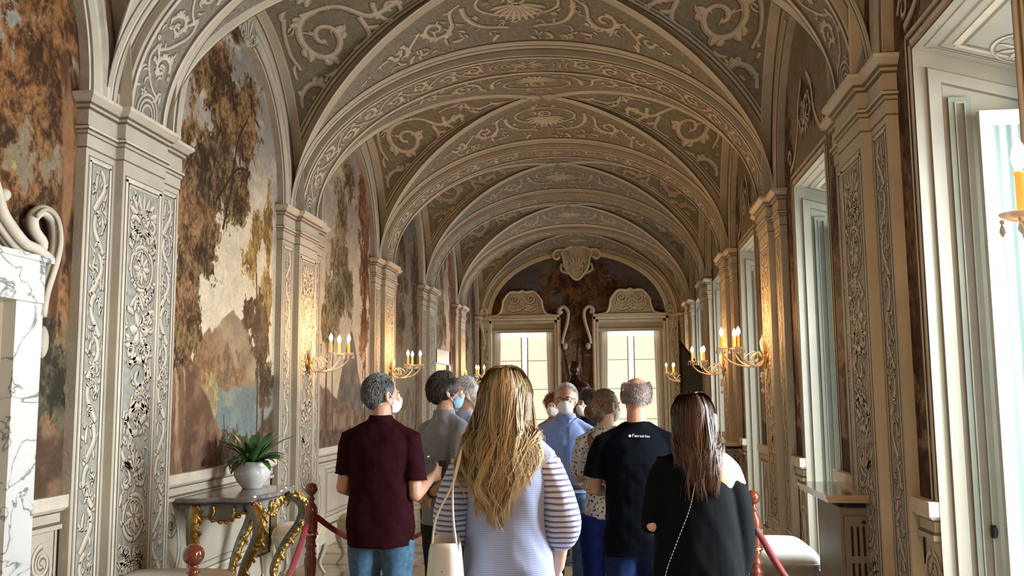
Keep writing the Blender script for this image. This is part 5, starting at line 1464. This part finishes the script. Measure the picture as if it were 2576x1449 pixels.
def arm(f, side, E, Wr, hd=None, nrm=None, curl=.6, S=None, r=1.0):
    k = f.k; S = S or (side * .178 * k * f.build, -.01, 1.398 * k)
    S, E, Wr = np.array(S), np.array(E), np.array(Wr)
    f.b.tube([S, S * .5 + E * .5, E], [.038 * k * r, .043 * k * r, .039 * k * r], 12)
    f.b.ball(E, .041 * k * r, 12, 8); f.b.tube([E, E * .65 + Wr * .35, Wr], [.040 * k * r, .040 * k * r, .027 * k], 12)
    d = Wr - E if hd is None else np.array(hd); hand(f.b, Wr, d, nrm or (0, 0, -1), side, curl, k)
    return S, E, Wr

def finish(f):
    o = fuse(f.b, 'body', [f.skin], f.root, f.voxel * .82, 2); return o

def trousers(f, m, top=.98, wr=.006, w_=1.08, waist=None, name='trousers', shoes=True, hips=1.0):
    k = f.k; g = f.build; b = MB()
    loft(b, [(.76 * k, 0, 0, .15 * k * g * hips, .10 * k), (.86 * k, 0, -.004, .172 * k * g * hips, .112 * k * g), (.94 * k, 0, -.004, .168 * k * g * hips, .108 * k * g), (top * k, 0, 0, .155 * k * g, .102 * k * g)])
    for d in (-1, 1):
        b.tube([(d * .085 * k, -.005, .90 * k), (d * .098 * k, .0, .72 * k), (d * .102 * k, .008, .50 * k), (d * .102 * k, -.005, .30 * k), (d * .102 * k, -.008, .08 * k)], [.105 * k * w_, .095 * k * w_, .074 * k * w_, .066 * k * w_, .06 * k * w_], 16)
    o = fuse(b, name, [m], f.root, .011, 2, wr, 10, (1, 1, .7), 7)
    if shoes:
        for d in (-1, 1):
            sb = MB(); sb.tube([(d * .10 * k, -.085, .045), (d * .105 * k, -.03, .055), (d * .11 * k, .07, .048), (d * .12 * k, .165, .032), (d * .12 * k, .19, .03)], [.036, .044, .046, .036, .012], 14); sb.box((d * .11 * k - .042, -.11, .0), (d * .11 * k + .042, .18, .02))
            fuse(sb, 'shoe', [M_SHOE], f.root, .012, 2)
    return o
M_SHOE = mat('dark_shoe', (.03, .025, .02), .5)
def fabric(name, col, noise=.08, scale=30, stripes_=None, bump=.15):
    m = mat(name, col, .85, noise=noise, scale=scale, bump=bump, bscale=250, sheen=(.2 if sum(col) > .2 else .0), spec=.08)
    return m
def striped(name, c0, c1, period, axis=2, duty=.5, soft=.1, noise=.05):
    m = bpy.data.materials.new(name); m.use_nodes = True; nt = m.node_tree; b = nt.nodes['Principled BSDF']; b.inputs['Roughness'].default_value = .85; b.inputs['Specular IOR Level'].default_value = .2
    tc = nt.nodes.new('ShaderNodeTexCoord'); sx = nt.nodes.new('ShaderNodeSeparateXYZ'); nt.links.new(tc.outputs['Object'], sx.inputs[0])
    nz = nt.nodes.new('ShaderNodeTexNoise'); nz.inputs['Scale'].default_value = 5; nt.links.new(tc.outputs['Object'], nz.inputs['Vector'])
    ad = nt.nodes.new('ShaderNodeMath'); ad.operation = 'MULTIPLY_ADD'; ad.inputs[1].default_value = .03; nt.links.new(nz.outputs[0], ad.inputs[0]); nt.links.new(sx.outputs[axis], ad.inputs[2])
    dv = nt.nodes.new('ShaderNodeMath'); dv.operation = 'DIVIDE'; dv.inputs[1].default_value = period; nt.links.new(ad.outputs[0], dv.inputs[0])
    fr = nt.nodes.new('ShaderNodeMath'); fr.operation = 'FRACT'; nt.links.new(dv.outputs[0], fr.inputs[0])
    cr = nt.nodes.new('ShaderNodeValToRGB'); e = cr.color_ramp.elements; e[0].position = duty - soft; e[0].color = (*c0, 1); e[1].position = duty + soft; e[1].color = (*c1, 1)
    e2 = e.new(1.0 - .001); e2.color = (*c1, 1); e3 = e.new(.0); e3.color = (*c0, 1)
    nt.links.new(fr.outputs[0], cr.inputs[0]); nt.links.new(cr.outputs[0], b.inputs['Base Color']); return m

M_JEANS = fabric('blue_denim', (.055, .12, .19), .25, 40); M_JEANS2 = fabric('dark_navy_denim', (.012, .025, .085), .3, 30); M_JEANS3 = fabric('mid_blue_jeans', (.07, .13, .22), .25, 30)
M_MAROON = fabric('maroon_polo', (.020, .0022, .0042), .12, 20); M_GREYB = fabric('grey_blue_polo', (.235, .235, .265), .08, 20); M_LBLUE = fabric('pale_blue_cloth', (.30, .36, .52), .06, 20)
M_BSHIRT = fabric('blue_cotton_shirt', (.26, .34, .60), .06, 20); M_BLACKT = fabric('black_tshirt', (.002, .003, .006), .2, 10); M_BLACKW = fabric('black_loose_cloth', (.0022, .003, .004), .2, 10)
M_DTROU = fabric('charcoal_trousers', (.028, .027, .022), .2, 20); M_WTROU = fabric('white_trousers', (.62, .62, .66), .05, 20)

def shirt(f, m, hem=.80, sleeves=None, neck=1.53, w_=1.0, collar=True, wr=.010, seed=1, voxel=.008, name='shirt', d_=1.0, extra=None, wsc=7.0):
    k = f.k; g = f.build * w_; b = MB()
    loft(b, [(hem * k, 0, 0, .185 * k * g, .128 * k * g * d_), ((hem + .10) * k, 0, 0, .185 * k * g, .130 * k * g * d_), (1.06 * k, 0, 0, .170 * k * g, .128 * k * g * d_), (1.18 * k, 0, .0, .172 * k * g, .130 * k * g * d_), (1.29 * k, 0, -.004, .178 * k * g, .130 * k * g), (1.385 * k, 0, -.01, .166 * k * g, .112 * k * g), (1.445 * k, 0, -.012, .118 * k * g, .085 * k), (1.495 * k, 0, -.014, .076 * k, .070 * k), (neck * k, 0, -.010, .068 * k, .066 * k)], n=36, pw=.8)
    for s in sleeves or []:
        S, E, t, r0, r1 = s[:5]
        S, E = np.array(S), np.array(E); e = S + (E - S) * t
        b.tube([np.array([S[0] * .25, S[1], S[2] + .075]), np.array([S[0] * .65, S[1], S[2] + .032]), S, S + (e - S) * .5, e], [.046 * k, .052 * k, r0 * .82, (r0 + r1) / 2 * .95, r1], 16)
    if collar:
        for z, r in ((neck * k - .018, .074 * k),): b.lathe([(r - .008, 0), (r + .004, .0), (r - .002, .034), (r - .014, .034), (r - .016, .0)], c=(0, -.012, z - .012), n=20)
    if extra: extra(b)
    return fuse(b, name, [m], f.root, voxel, 2, wr, wsc, (1, 1, .8), seed)

# man in the maroon polo shirt, seen from behind
f = person((-1.355, 5.36), math.radians(-4), 1.715, 'grey-haired man in a maroon polo shirt and blue jeans, seen from behind', SKIN, yaw=math.radians(-48), build=1.07)
SL = arm(f, -1, (-.225, -.02, 1.085), (-.17, .20, 1.02), nrm=(.6, 0, -.6)); SR = arm(f, 1, (.215, -.03, 1.05), (.255, .17, 1.13), hd=(.35, .9, .2), nrm=(-.9, .2, .2), curl=.7)
finish(f); shirt(f, M_MAROON, .775, [(SL[0], SL[1], .78, .078, .072), (SR[0], SR[1], .78, .078, .074)], w_=1.05, seed=3, wr=.020)
trousers(f, M_JEANS, .90, .010, hips=1.02)
short_hair(f.root, f.at, f.Rm, (.035, .035, .037), (.26, .26, .26), f.k, seed=2, base=(.05, .05, .052)); eyes(f.root, f.at, f.Rm, f.k); mask(f.root, f.at, M_MASKW, f.k)
p = MB(); p.box((.275, .25, 1.12), (.325, .262, 1.22)); o = p.build('phone', M_BLACK, None); o.parent = f.root
p = MB(); p.box((.268, .02, 1.255), (.2755, .035, 1.262)); p.build('sleeve_badge', M_MASKW, f.root)

# man in the grey-blue polo, hands behind his back
f = person((-1.09, 5.98), math.radians(-42), 1.735, 'dark-haired man in a grey-blue polo shirt and light blue mask', SKIN, yaw=math.radians(-30), build=1.02)
SL = arm(f, -1, (-.28, -.10, 1.13), (-.05, -.19, 1.02), hd=(.9, -.1, -.35), nrm=(0, -.9, .2), curl=.9); SR = arm(f, 1, (.29, -.10, 1.15), (.10, -.20, 1.00), hd=(-.8, -.15, -.5), nrm=(0, .9, .2), curl=.9)
finish(f); shirt(f, M_GREYB, .80, [(SL[0], SL[1], .86, .076, .075), (SR[0], SR[1], .86, .078, .078)], w_=1.04, seed=13, wr=.022)
trousers(f, M_DTROU, .92, .01)
short_hair(f.root, f.at, f.Rm, (.018, .011, .008), (.07, .045, .032), f.k, seed=4, base=(.016, .010, .008), L=.034, puff=.012); eyes(f.root, f.at, f.Rm, f.k); mask(f.root, f.at, M_MASKB, f.k, False)
p = MB(); p.lathe([(.034, -.012), (.036, 0), (.034, .012), (.030, 0), (.034, -.012)], c=(.115, -.193, 1.015), n=16, R=[[.5, 0, .86], [0, 1, 0], [-.86, 0, .5]]); p.build('wristwatch', M_BLACK, f.root)

# white-haired man behind them
f = person((-1.035, 6.5), math.radians(-55), 1.715, 'white-haired man in a pale blue shirt half hidden behind the blonde woman', SKIN2, yaw=math.radians(-25), voxel=.011)
SL = arm(f, -1, (-.25, 0, 1.10), (-.22, .1, .86)); SR = arm(f, 1, (.25, 0, 1.10), (.22, .1, .86))
finish(f); shirt(f, M_LBLUE, .82, [(SL[0], SL[1], .8, .075, .07), (SR[0], SR[1], .8, .075, .07)], seed=23, voxel=.011)
trousers(f, M_DTROU, .92)
short_hair(f.root, f.at, f.Rm, (.42, .40, .36), (.72, .70, .64), f.k, seed=6, base=(.40, .37, .33), n=1800, L=.03, puff=.010); eyes(f.root, f.at, f.Rm, f.k); mask(f.root, f.at, M_MASKW, f.k)

# man in the blue shirt facing the camera
f = person((-.365, 6.95), math.radians(188), 1.675, 'man in a blue shirt, glasses and white mask, facing the camera', SKIN, yaw=math.radians(-12), voxel=.009)
SL = arm(f, -1, (-.26, 0, 1.10), (-.17, .21, 1.02), nrm=(.5, 0, -.6)); SR = arm(f, 1, (.26, -.02, 1.09), (.25, .05, .86))
finish(f); shirt(f, M_BSHIRT, .93, [(SL[0], SL[1], .95, .070, .064), (SR[0], SR[1], .95, .070, .064)], seed=33, w_=.98, wr=.02)
trousers(f, M_JEANS3, .98, .01)
short_hair(f.root, f.at, f.Rm, (.40, .39, .38), (.66, .65, .63), f.k, seed=8, bald=.0, base=(.36, .33, .31), n=1700, L=.012, puff=.002); eyes(f.root, f.at, f.Rm, f.k, brow=(.3, .28, .26)); mask(f.root, f.at, M_MASKW, f.k)
g = MB()
for d in (-1, 1):
    a = np.linspace(0, 2 * math.pi, 21); g.tube([f.at(d * .032 + .024 * math.cos(t), .108 - .006 * abs(math.cos(t)), .008 + .017 * math.sin(t)) for t in a], .0019, 6, caps=False)
    g.tube([f.at(d * .056, .104, .014), f.at(d * .075, .05, .014), f.at(d * .080, -.01, .012)], .0018, 6)
g.tube([f.at(-.009, .112, .012), f.at(0, .114, .015), f.at(.009, .112, .012)], .0018, 6); g.build('glasses', mat('dark_red_glasses', (.06, .01, .01), .3), f.root)
c = MB()
for d in (-1, 1): c.quad((d * .012, .078, 1.40), (d * .075, .045, 1.43), (d * .078, .02, 1.445), (d * .02, .066, 1.425))
c.box((-.012, .115, .98), (.012, .130, 1.38)); c.build('collar_placket', M_BSHIRT, f.root)
p = MB(); p.lathe([(.165, 0), (.170, 0), (.170, .032), (.165, .032)], c=(0, 0, .925), n=32, sy=.68); p.build('belt', mat('brown_belt', (.06, .03, .015), .4), f.root)

def long_hair(f, z_end, cols, n=2600, hw=None, seed=1, yback=-.10, fall=None, wave=.012, skewx=0.0, lenvar=.35, tipw=.35):
    """hair parted on top, following the head, then falling down the back"""
    r = np.random.RandomState(seed); k = 18; P = []; C = []; W_ = []
    at = f.at; zz_top = .125
    hcz = f.hc[2]
    NC = 95; ca = np.linspace(-1, 1, NC) + r.randn(NC) * .02; cl_ = r.rand(NC); cd1 = r.randn(NC, 3); cph = r.uniform(0, 6.28, NC); camp = r.uniform(.5, 1.5, NC); clen = r.rand(NC); ctone = r.rand(NC)
    for i in range(n):
        ci = r.randint(NC); loose = r.rand() < .22
        a = r.uniform(-1, 1) if loose else np.clip(ca[ci] + .012 * r.randn(), -1, 1); az = -math.pi / 2 + a * 1.95       # around the head, back is -pi/2
        lay = np.clip(cl_[ci] + .12 * r.randn(), 0, 1)
        p0 = np.array([.012 * r.randn() + .01, r.uniform(-.06, .045), .130 - .006 * r.rand()])
        rx, ry = .088 + .014 * lay, .108 + .016 * lay
        def e(el, q=1.0): return np.array([rx * q * math.cos(az) * math.cos(el), -.012 + ry * q * math.sin(az) * math.cos(el), .028 + (.098 + .012 * lay) * math.sin(el)])
        pts = [p0, e(.95), e(.45), e(-.05, 1.03)]
        side = math.cos(az)
        L = (hcz - z_end) * (1 - lenvar * (clen[ci] * .8 + .2 * r.rand()) ** 1.4) * (1 - .30 * abs(side) ** 1.5)
        for q in (.30, .55, .8, 1.0):
            zz = -L * q
            if zz > -.10: zz = -.10 - .02 * q
            wd = np.interp(q, [.3, .55, .8, 1.0], fall)
            yb = np.interp(q, [.3, .55, .8, 1.0], [yback, yback - .03, yback - .03, yback - .02]) - .035 * lay
            frontness = max(0, math.sin(az)) 
            pts.append(np.array([side * wd + skewx * q + .024 * q * cd1[ci, 0] + .005 * r.randn(), yb + frontness * .10 * (1 - q) + .010 * cd1[ci, 1] + .005 * r.randn() + .05 * abs(side) ** 3, zz]))
        Q = smooth_path(np.array(pts), 7 * 3)[:]; Q = Q[np.linspace(0, len(Q) - 1, k).astype(int)]
        t = np.linspace(0, 1, k); ph = cph[ci] + r.randn() * .25
        amp = wave * sstep(.22, .9, t) * camp[ci] * r.uniform(.8, 1.2)
        Q = Q + np.stack([amp * np.sin(t * 17 + ph), amp * .7 * np.cos(t * 15 + ph), 0 * t], 1)
        P.append([at(*x) for x in Q])
        m_ = np.clip(.72 * ctone[ci] + .28 * r.rand(), 0, 1)
        c_ = np.array(cols[0]) * (1 - m_) + np.array(cols[1]) * m_
        tt = np.clip(t * 1.15 - .1, 0, 1)[:, None]
        C.append(c_ * (1 - tt) * .8 + (c_ * .35 + np.array(cols[2]) * .65) * tt)
        W_.append(r.uniform(.0022, .0048))
    h = strands('hair', f.root, strand_mat('long_hair_fibre', cols[0], cols[1], .38), np.array(P), W_, np.array(C))
    b = MB(); Rm = f.Rm
    b.ball(at(0, -.014, .028), (.079, .099, .090), 20, 14, R=Rm)
    q0 = at(0, yback + .02, -.02); q1 = at(0, yback - .005, -.16); q2 = at(skewx * .5, yback - .02, -(hcz - z_end) * .70)
    for s_ in (-1, -.5, 0, .5, 1):
        def sh(x, y, z): return at(x, y, z)
        b.tube([sh(s_ * .06, -.05, .02), sh(s_ * fall[0] * .62, yback + .015, -.14), sh(s_ * fall[1] * .62 + skewx * .4, yback - .01, -.26), sh(s_ * fall[2] * .5 + skewx * .8, yback - .025, -(hcz - z_end) * .74)], [.05, .040, .032, .012], 10)
    fuse(b, 'hair_mass', [mat('hair_inner', tuple((np.array(cols[0]) * .75 + np.array(cols[1]) * .12)), .6, noise=.3, scale=40)], f.root, .010, 3)
    return h

# blonde woman in the striped blouse
f = person((-.425, 3.62), math.radians(2), 1.705, 'blonde long-haired woman in a blue striped blouse, seen from behind, centre', SKIN2, yaw=math.radians(2), voxel=.008)
k = f.k
SL = arm(f, -1, (-.205, .0, 1.12), (-.15, .22, 1.03), nrm=(.6, 0, -.6)); SR = arm(f, 1, (.205, .01, 1.10), (.19, .12, .93), hd=(-.1, .6, -.8), nrm=(-.8, 0, -.2))
finish(f)
M_BLOUSE = striped('blue_blouse_fine_stripe', (.24, .29, .47), (.36, .42, .60), .0075, 2, .5, .3)
M_SLEEVE = striped('white_navy_striped_sleeve', (.56, .56, .68), (.125, .125, .20), .021, 2, .62, .10)
def blo(b):
    for d in (-1, 1): b.tube([(d * .04, -.02, 1.43), (d * .10, -.015, 1.39), (d * .15, -.01, 1.34)], [.05, .056, .058], 14)
loc_b = MB(); loft(loc_b, [(.80, .01, 0, .190, .150), (.90, .0, 0, .186, .150), (1.02, 0, 0, .172, .140), (1.15, 0, 0, .162, .132), (1.28, 0, -.005, .160, .126), (1.35, 0, -.01, .145, .110), (1.40, 0, -.012, .11, .086), (1.445, 0, -.012, .07, .066)], n=36, pw=.82); blo(loc_b)
bl = fuse(loc_b, 'blouse', [M_BLOUSE], f.root, .008, 2, .032, 5.5, (1, 1, .55), 44)
for d, A in ((-1, SL), (1, SR)):
    sb = MB(); S, E = A[0], A[1]
    sb.tube(smooth_path([(d * .110, -.01, 1.365), (d * .155, -.01, 1.325), (d * .185, -.005, 1.24), (d * .208, .005, 1.14), (d * .200, .03, 1.085), (d * .19, .05, 1.065)], 26), np.interp(np.linspace(0, 1, 26), [0, .15, .45, .75, .92, 1], [.045, .062, .075, .084, .074, .05]), 22)
    sl = fuse(sb, 'sleeve', [M_SLEEVE], f.root, .008, 1, .012, 7, (1.4, 1, .5), 50 + d)
trousers(f, M_WTROU, .95, .008, hips=1.05)
long_hair(f, 1.08, [(.085, .046, .018), (.70, .50, .27), (.60, .43, .22)], 6500, seed=5, yback=-.115, fall=[.105, .128, .115, .07], wave=.020, skewx=-.03)
# white shoulder bag
M_BAG = mat('white_leather', (.66, .63, .57), .35, noise=.05, scale=8, coat=.2)
bag = empty('shoulder_bag', (-.625, 3.42, 1.07), math.radians(8), 'white leather shoulder bag hanging at the blonde woman left side', 'bag')
b = MB(); rows = []
for z, wx, wy in [(-.30, .045, .13), (-.29, .06, .15), (-.15, .062, .15), (-.02, .05, .135), (.0, .045, .13)]:
    a = np.linspace(0, 2 * math.pi, 40, endpoint=False); rows.append(np.stack([wx * np.sign(np.cos(a)) * np.abs(np.cos(a)) ** .6, wy * np.sign(np.sin(a)) * np.abs(np.sin(a)) ** .6, np.full(40, z) + .02 * np.abs(np.sin(a)) * (z > -.1)], 1))
b.grid(np.array(rows), 0, cv=True); b.add(rows[0], [list(range(40))], 0, False); o = b.build('bag_body', M_BAG, bag); so = o.modifiers.new('t', 'SOLIDIFY'); so.thickness = .008
z_ = MB(); z_.box((-.008, -.12, -.10), (.008, .12, -.09)); z_.box((-.010, -.150, -.20), (.002, -.146, -.07)); z_.build('zip', mat('bag_zip', (.3, .25, .15), .3, metal=.8), bag)
for s_ in (-1, 1):
    h = MB(); P = smooth_path([(s_ * .045, -.09, -.01), (s_ * .03, -.06, .10), (.03, -.02, .22), (.06, .05, .34), (.075, .16, .375), (.07, .27, .30), (.04, .30, .16)], 30)
    h.tube(P, .009, 8, flat=.5); h.build('handle', M_BAG, bag)
for yy in (-.09, .09):
    h = MB(); a = np.linspace(0, 2 * math.pi, 17); h.tube([(.05 * math.cos(0) , yy + .014 * math.cos(t), .0 + .014 * math.sin(t)) for t in a], .003, 6, caps=False); h.build('ring', M_BRASS, bag)

# woman in the black off-shoulder top
f = person((.34, 4.22), math.radians(3), 1.60, 'woman with long brown hair in a black off-shoulder top, seen from behind', SKIN2, yaw=math.radians(4), voxel=.008, build=.96)
SL = arm(f, -1, (-.190, -.02, 1.04), (-.15, .18, 1.0), nrm=(.6, 0, -.6)); SR = arm(f, 1, (.185, .02, 1.06), (.15, .20, .98), nrm=(-.6, 0, -.6))
f.b.tube(smooth_path([(.02, -.02, 1.37), (.09, -.02, 1.325), (.150, -.012, 1.270), (.178, -.005, 1.20)], 14), [.040, .043, .047, .045], 14); f.b.ball((.08, -.04, 1.24), (.09, .06, .09), 14, 10)
finish(f)
b = MB()
loft(b, [(.62, .0, 0, .205, .15), (.75, 0, 0, .205, .155), (.90, .0, 0, .195, .15), (1.05, .0, 0, .180, .14), (1.16, .0, 0, .168, .130, -.005), (1.24, -.01, -.004, .158, .122, -.025), (1.285, -.025, -.008, .135, .108, -.045)], n=36, pw=.82)
b.tube(smooth_path([(-.07, -.01, 1.305), (-.135, -.01, 1.265), (-.175, -.01, 1.16), (-.188, .0, 1.05), (-.188, .01, 1.01)], 22), np.interp(np.linspace(0, 1, 22), [0, .3, .7, 1], [.045, .055, .060, .052]), 18)
b.tube(smooth_path([(.08, -.01, 1.22), (.150, .0, 1.205), (.182, .0, 1.10), (.188, .02, .92), (.16, .05, .80)], 22), np.interp(np.linspace(0, 1, 22), [0, .25, .7, 1], [.055, .060, .066, .05]), 18)
fuse(b, 'top', [M_BLACKW], f.root, .008, 2, .026, 6, (1, 1, .35), 61)
trousers(f, M_DTROU, .95)
long_hair(f, 1.06, [(.012, .006, .004), (.065, .030, .017), (.16, .085, .045)], 3200, seed=9, yback=-.105, fall=[.100, .092, .070, .05], wave=.006, lenvar=.42)
c = MB(); P = smooth_path([(-.02, -.155, 1.23), (-.05, -.17, 1.12), (-.11, -.178, .98), (-.16, -.172, .84), (-.17, -.165, .66)], 40)
for i in range(0, len(P) - 1): c.tube([P[i], P[i] * .35 + P[i + 1] * .65], .0019, 5)
c.tube(P, .0012, 5); c.build('bag_chain', mat('silver_chain', (.3, .3, .3), .25, metal=1), f.root)

# man in the black T-shirt
f = person((.115, 5.2), math.radians(-3), 1.69, 'balding grey-haired man in a black T-shirt with a white line of print', SKIN, yaw=math.radians(6), build=1.08)
SL = arm(f, -1, (-.240, -.02, 1.10), (-.18, .19, 1.06), nrm=(.6, 0, -.6)); SR = arm(f, 1, (.240, -.01, 1.10), (.18, .19, 1.05), nrm=(-.6, 0, -.6))
finish(f); shirt(f, M_BLACKT, .77, [(SL[0], SL[1], .80, .078, .074), (SR[0], SR[1], .80, .078, .074)], w_=1.04, seed=73, wr=.018, collar=False, neck=1.515)
trousers(f, M_JEANS2, .92, .01)
short_hair(f.root, f.at, f.Rm, (.12, .12, .125), (.40, .39, .39), f.k, seed=11, bald=.97, n=1900, L=.012, puff=.001)
# the printed line across the shoulders: a dot and a run of small letters
t = MB(); x = -.035; rnd = random.Random(5)
def ytee(x, z): return -.131 - .002
def glyph(x0, x1, z0, z1):
    t.box((x0, -.1275, z0), (x1, -.1262, z1))
a = np.linspace(0, 2 * math.pi, 16, endpoint=False)
zb = 1.378
t.add([(x + .007 * math.cos(q), -.1275, zb + .006 + .007 * math.sin(q)) for q in a], [list(range(16))], 0, False)
xx = x + .013
for i, hgt in enumerate([.017, .010, .010, .010, .010, .010, .010, .014, .010, .009]):
    w_ = .0085 if hgt < .016 else .010; z0 = zb - .0004 * i
    glyph(xx, xx + .0022, z0, z0 + hgt)
    if i not in (9,): glyph(xx, xx + w_ - .0015, z0 + min(hgt, .010) - .0022, z0 + min(hgt, .010))
    if i % 3 != 0: glyph(xx + w_ - .0035, xx + w_ - .0015, z0, z0 + .010)
    if i in (1, 4, 5, 8): glyph(xx, xx + w_ - .0015, z0, z0 + .002)
    if hgt > .016: glyph(xx, xx + w_, z0 + hgt - .0022, z0 + hgt)
    xx += w_ + .0012
txt = t.build('shirt_print', mat('white_print', (.85, .85, .85), .6), f.root)
F_TEE = f

# woman with the bun in a printed blouse
M_FLOR = bpy.data.materials.new('printed_white_blouse'); M_FLOR.use_nodes = True
nt = M_FLOR.node_tree; b_ = nt.nodes['Principled BSDF']; b_.inputs['Roughness'].default_value = .85
tc = nt.nodes.new('ShaderNodeTexCoord'); vo = nt.nodes.new('ShaderNodeTexVoronoi'); vo.inputs['Scale'].default_value = 46
cr = nt.nodes.new('ShaderNodeValToRGB'); e = cr.color_ramp.elements; e[0].position = .28; e[0].color = (.05, .035, .035, 1); e[1].position = .36; e[1].color = (.58, .52, .47, 1)
nt.links.new(tc.outputs['Object'], vo.inputs['Vector']); nt.links.new(vo.outputs['Distance'], cr.inputs[0]); nt.links.new(cr.outputs[0], b_.inputs['Base Color'])
f = person((-.065, 6.12), math.radians(-14), 1.63, 'woman with a loose blonde-brown bun and a white printed blouse', SKIN2, yaw=math.radians(-32), voxel=.010, build=.90)
SL = arm(f, -1, (-.19, .03, 1.07), (-.12, .22, 1.05), nrm=(.6, 0, -.6)); SR = arm(f, 1, (.19, .02, 1.07), (.14, .22, 1.05), nrm=(-.6, 0, -.6))
finish(f); shirt(f, M_FLOR, .88, [(SL[0], SL[1], .92, .070, .068), (SR[0], SR[1], .92, .070, .068)], w_=.96, seed=83, collar=False, neck=1.50, wr=.014)
trousers(f, fabric('royal_blue_trousers', (.010, .018, .10), .2, 20), .98, .006, name='trousers')
r = np.random.RandomState(4); P = []; C = []
for i in range(4200):
    az = r.uniform(-math.pi, math.pi); el = r.uniform(-.25, 1.5)
    if math.sin(az) > .35 and el < .75: continue
    q0 = np.array([.091 * math.cos(az) * math.cos(el), -.012 + .111 * math.sin(az) * math.cos(el), .028 + .104 * math.sin(el)])
    bunc = np.array([-.018, -.115, -.03]); ang = r.uniform(0, 6.28); rb = r.uniform(.02, .046)
    e1 = bunc + np.array([rb * math.cos(ang), -.02 * r.rand(), rb * math.sin(ang)]); e2 = bunc + np.array([rb * math.cos(ang + 1.3), -.035, rb * math.sin(ang + 1.3)]); e3_ = bunc + np.array([rb * .7 * math.cos(ang + 2.6), -.045, rb * .7 * math.sin(ang + 2.6)])
    mid = q0 * .55 + bunc * .45; mid = mid * np.array([1.18, 1.0, 1.1]); mid[1] = min(mid[1], -.02)
    Q = smooth_path(np.array([q0, mid * .5 + q0 * .5 + r.randn(3) * .003, (mid + e1) / 2 + np.array([0, -.015, 0]), e1, e2, e3_]), 20)
    Q = Q[np.linspace(0, len(Q) - 1, 14).astype(int)]; P.append([f.at(*x) for x in Q]); cc = r.rand() ** 1.4; C.append(np.array((.055, .032, .016)) * (1 - cc) + np.array((.50, .33, .16)) * cc)
strands('hair', f.root, strand_mat('bun_hair', (0, 0, 0), (0, 0, 0)), P, r.uniform(.002, .004, len(P)), C)
b = MB(); b.ball(f.at(0, -.014, .030), (.080, .100, .094), 20, 14, R=f.Rm); b.ball(f.at(-.018, -.120, -.03), (.046, .036, .046), 14, 10, R=f.Rm); b.ball(f.at(0, -.08, -.05), (.055, .04, .05), 12, 8, R=f.Rm); fuse(b, 'hair_mass', [mat('bun_inner', (.12, .072, .035), .6, noise=.3, scale=50)], f.root, .009, 2)
eyes(f.root, f.at, f.Rm, f.k); mask(f.root, f.at, M_MASKW, f.k)
g = MB(); g.tube(smooth_path([(-.075, .02, 1.385), (-.085, -.10, 1.335), (-.05, -.135, 1.22), (0, -.14, 1.08), (.10, -.13, .95)], 26), .013, 8, flat=.3); g.build('bag_strap', mat('brown_leather_strap', (.16, .05, .02), .45), f.root)
p = MB(); a_ = np.linspace(0, math.pi, 12); p.tube([f.at(.075 * math.cos(t), -.01, .118 * math.sin(t) + .01) for t in a_], .005, 6); p.build('sunglasses', M_BLACK, f.root)

# two more visitors in the distance
for loc, rz, H, lb, c0, c1, top, yw in [((-.60, 9.2), 150, 1.60, 'distant woman with short red-brown hair, mostly hidden behind the man in blue', (.10, .012, .008), (.24, .05, .03), (.30, .12, .06), 20), ((-.245, 8.3), 165, 1.625, 'distant dark-haired person in dark clothes in front of the bronze bust', (.010, .006, .005), (.05, .03, .022), (.012, .012, .014), -30)]:
    f = person(loc, math.radians(rz), H, lb, SKIN2, yaw=math.radians(yw), voxel=.013)
    SL = arm(f, -1, (-.24, 0, 1.05), (-.2, .1, .85)); SR = arm(f, 1, (.24, 0, 1.05), (.2, .1, .85)); finish(f)
    shirt(f, fabric('distant_top', top), .82, [(SL[0], SL[1], .8, .07, .066), (SR[0], SR[1], .8, .07, .066)], voxel=.012)
    trousers(f, M_DTROU, .92)
    short_hair(f.root, f.at, f.Rm, c0, c1, f.k, seed=int(rz), n=1500, L=.06, base=c0, puff=.016); eyes(f.root, f.at, f.Rm, f.k); mask(f.root, f.at, M_MASKW, f.k)
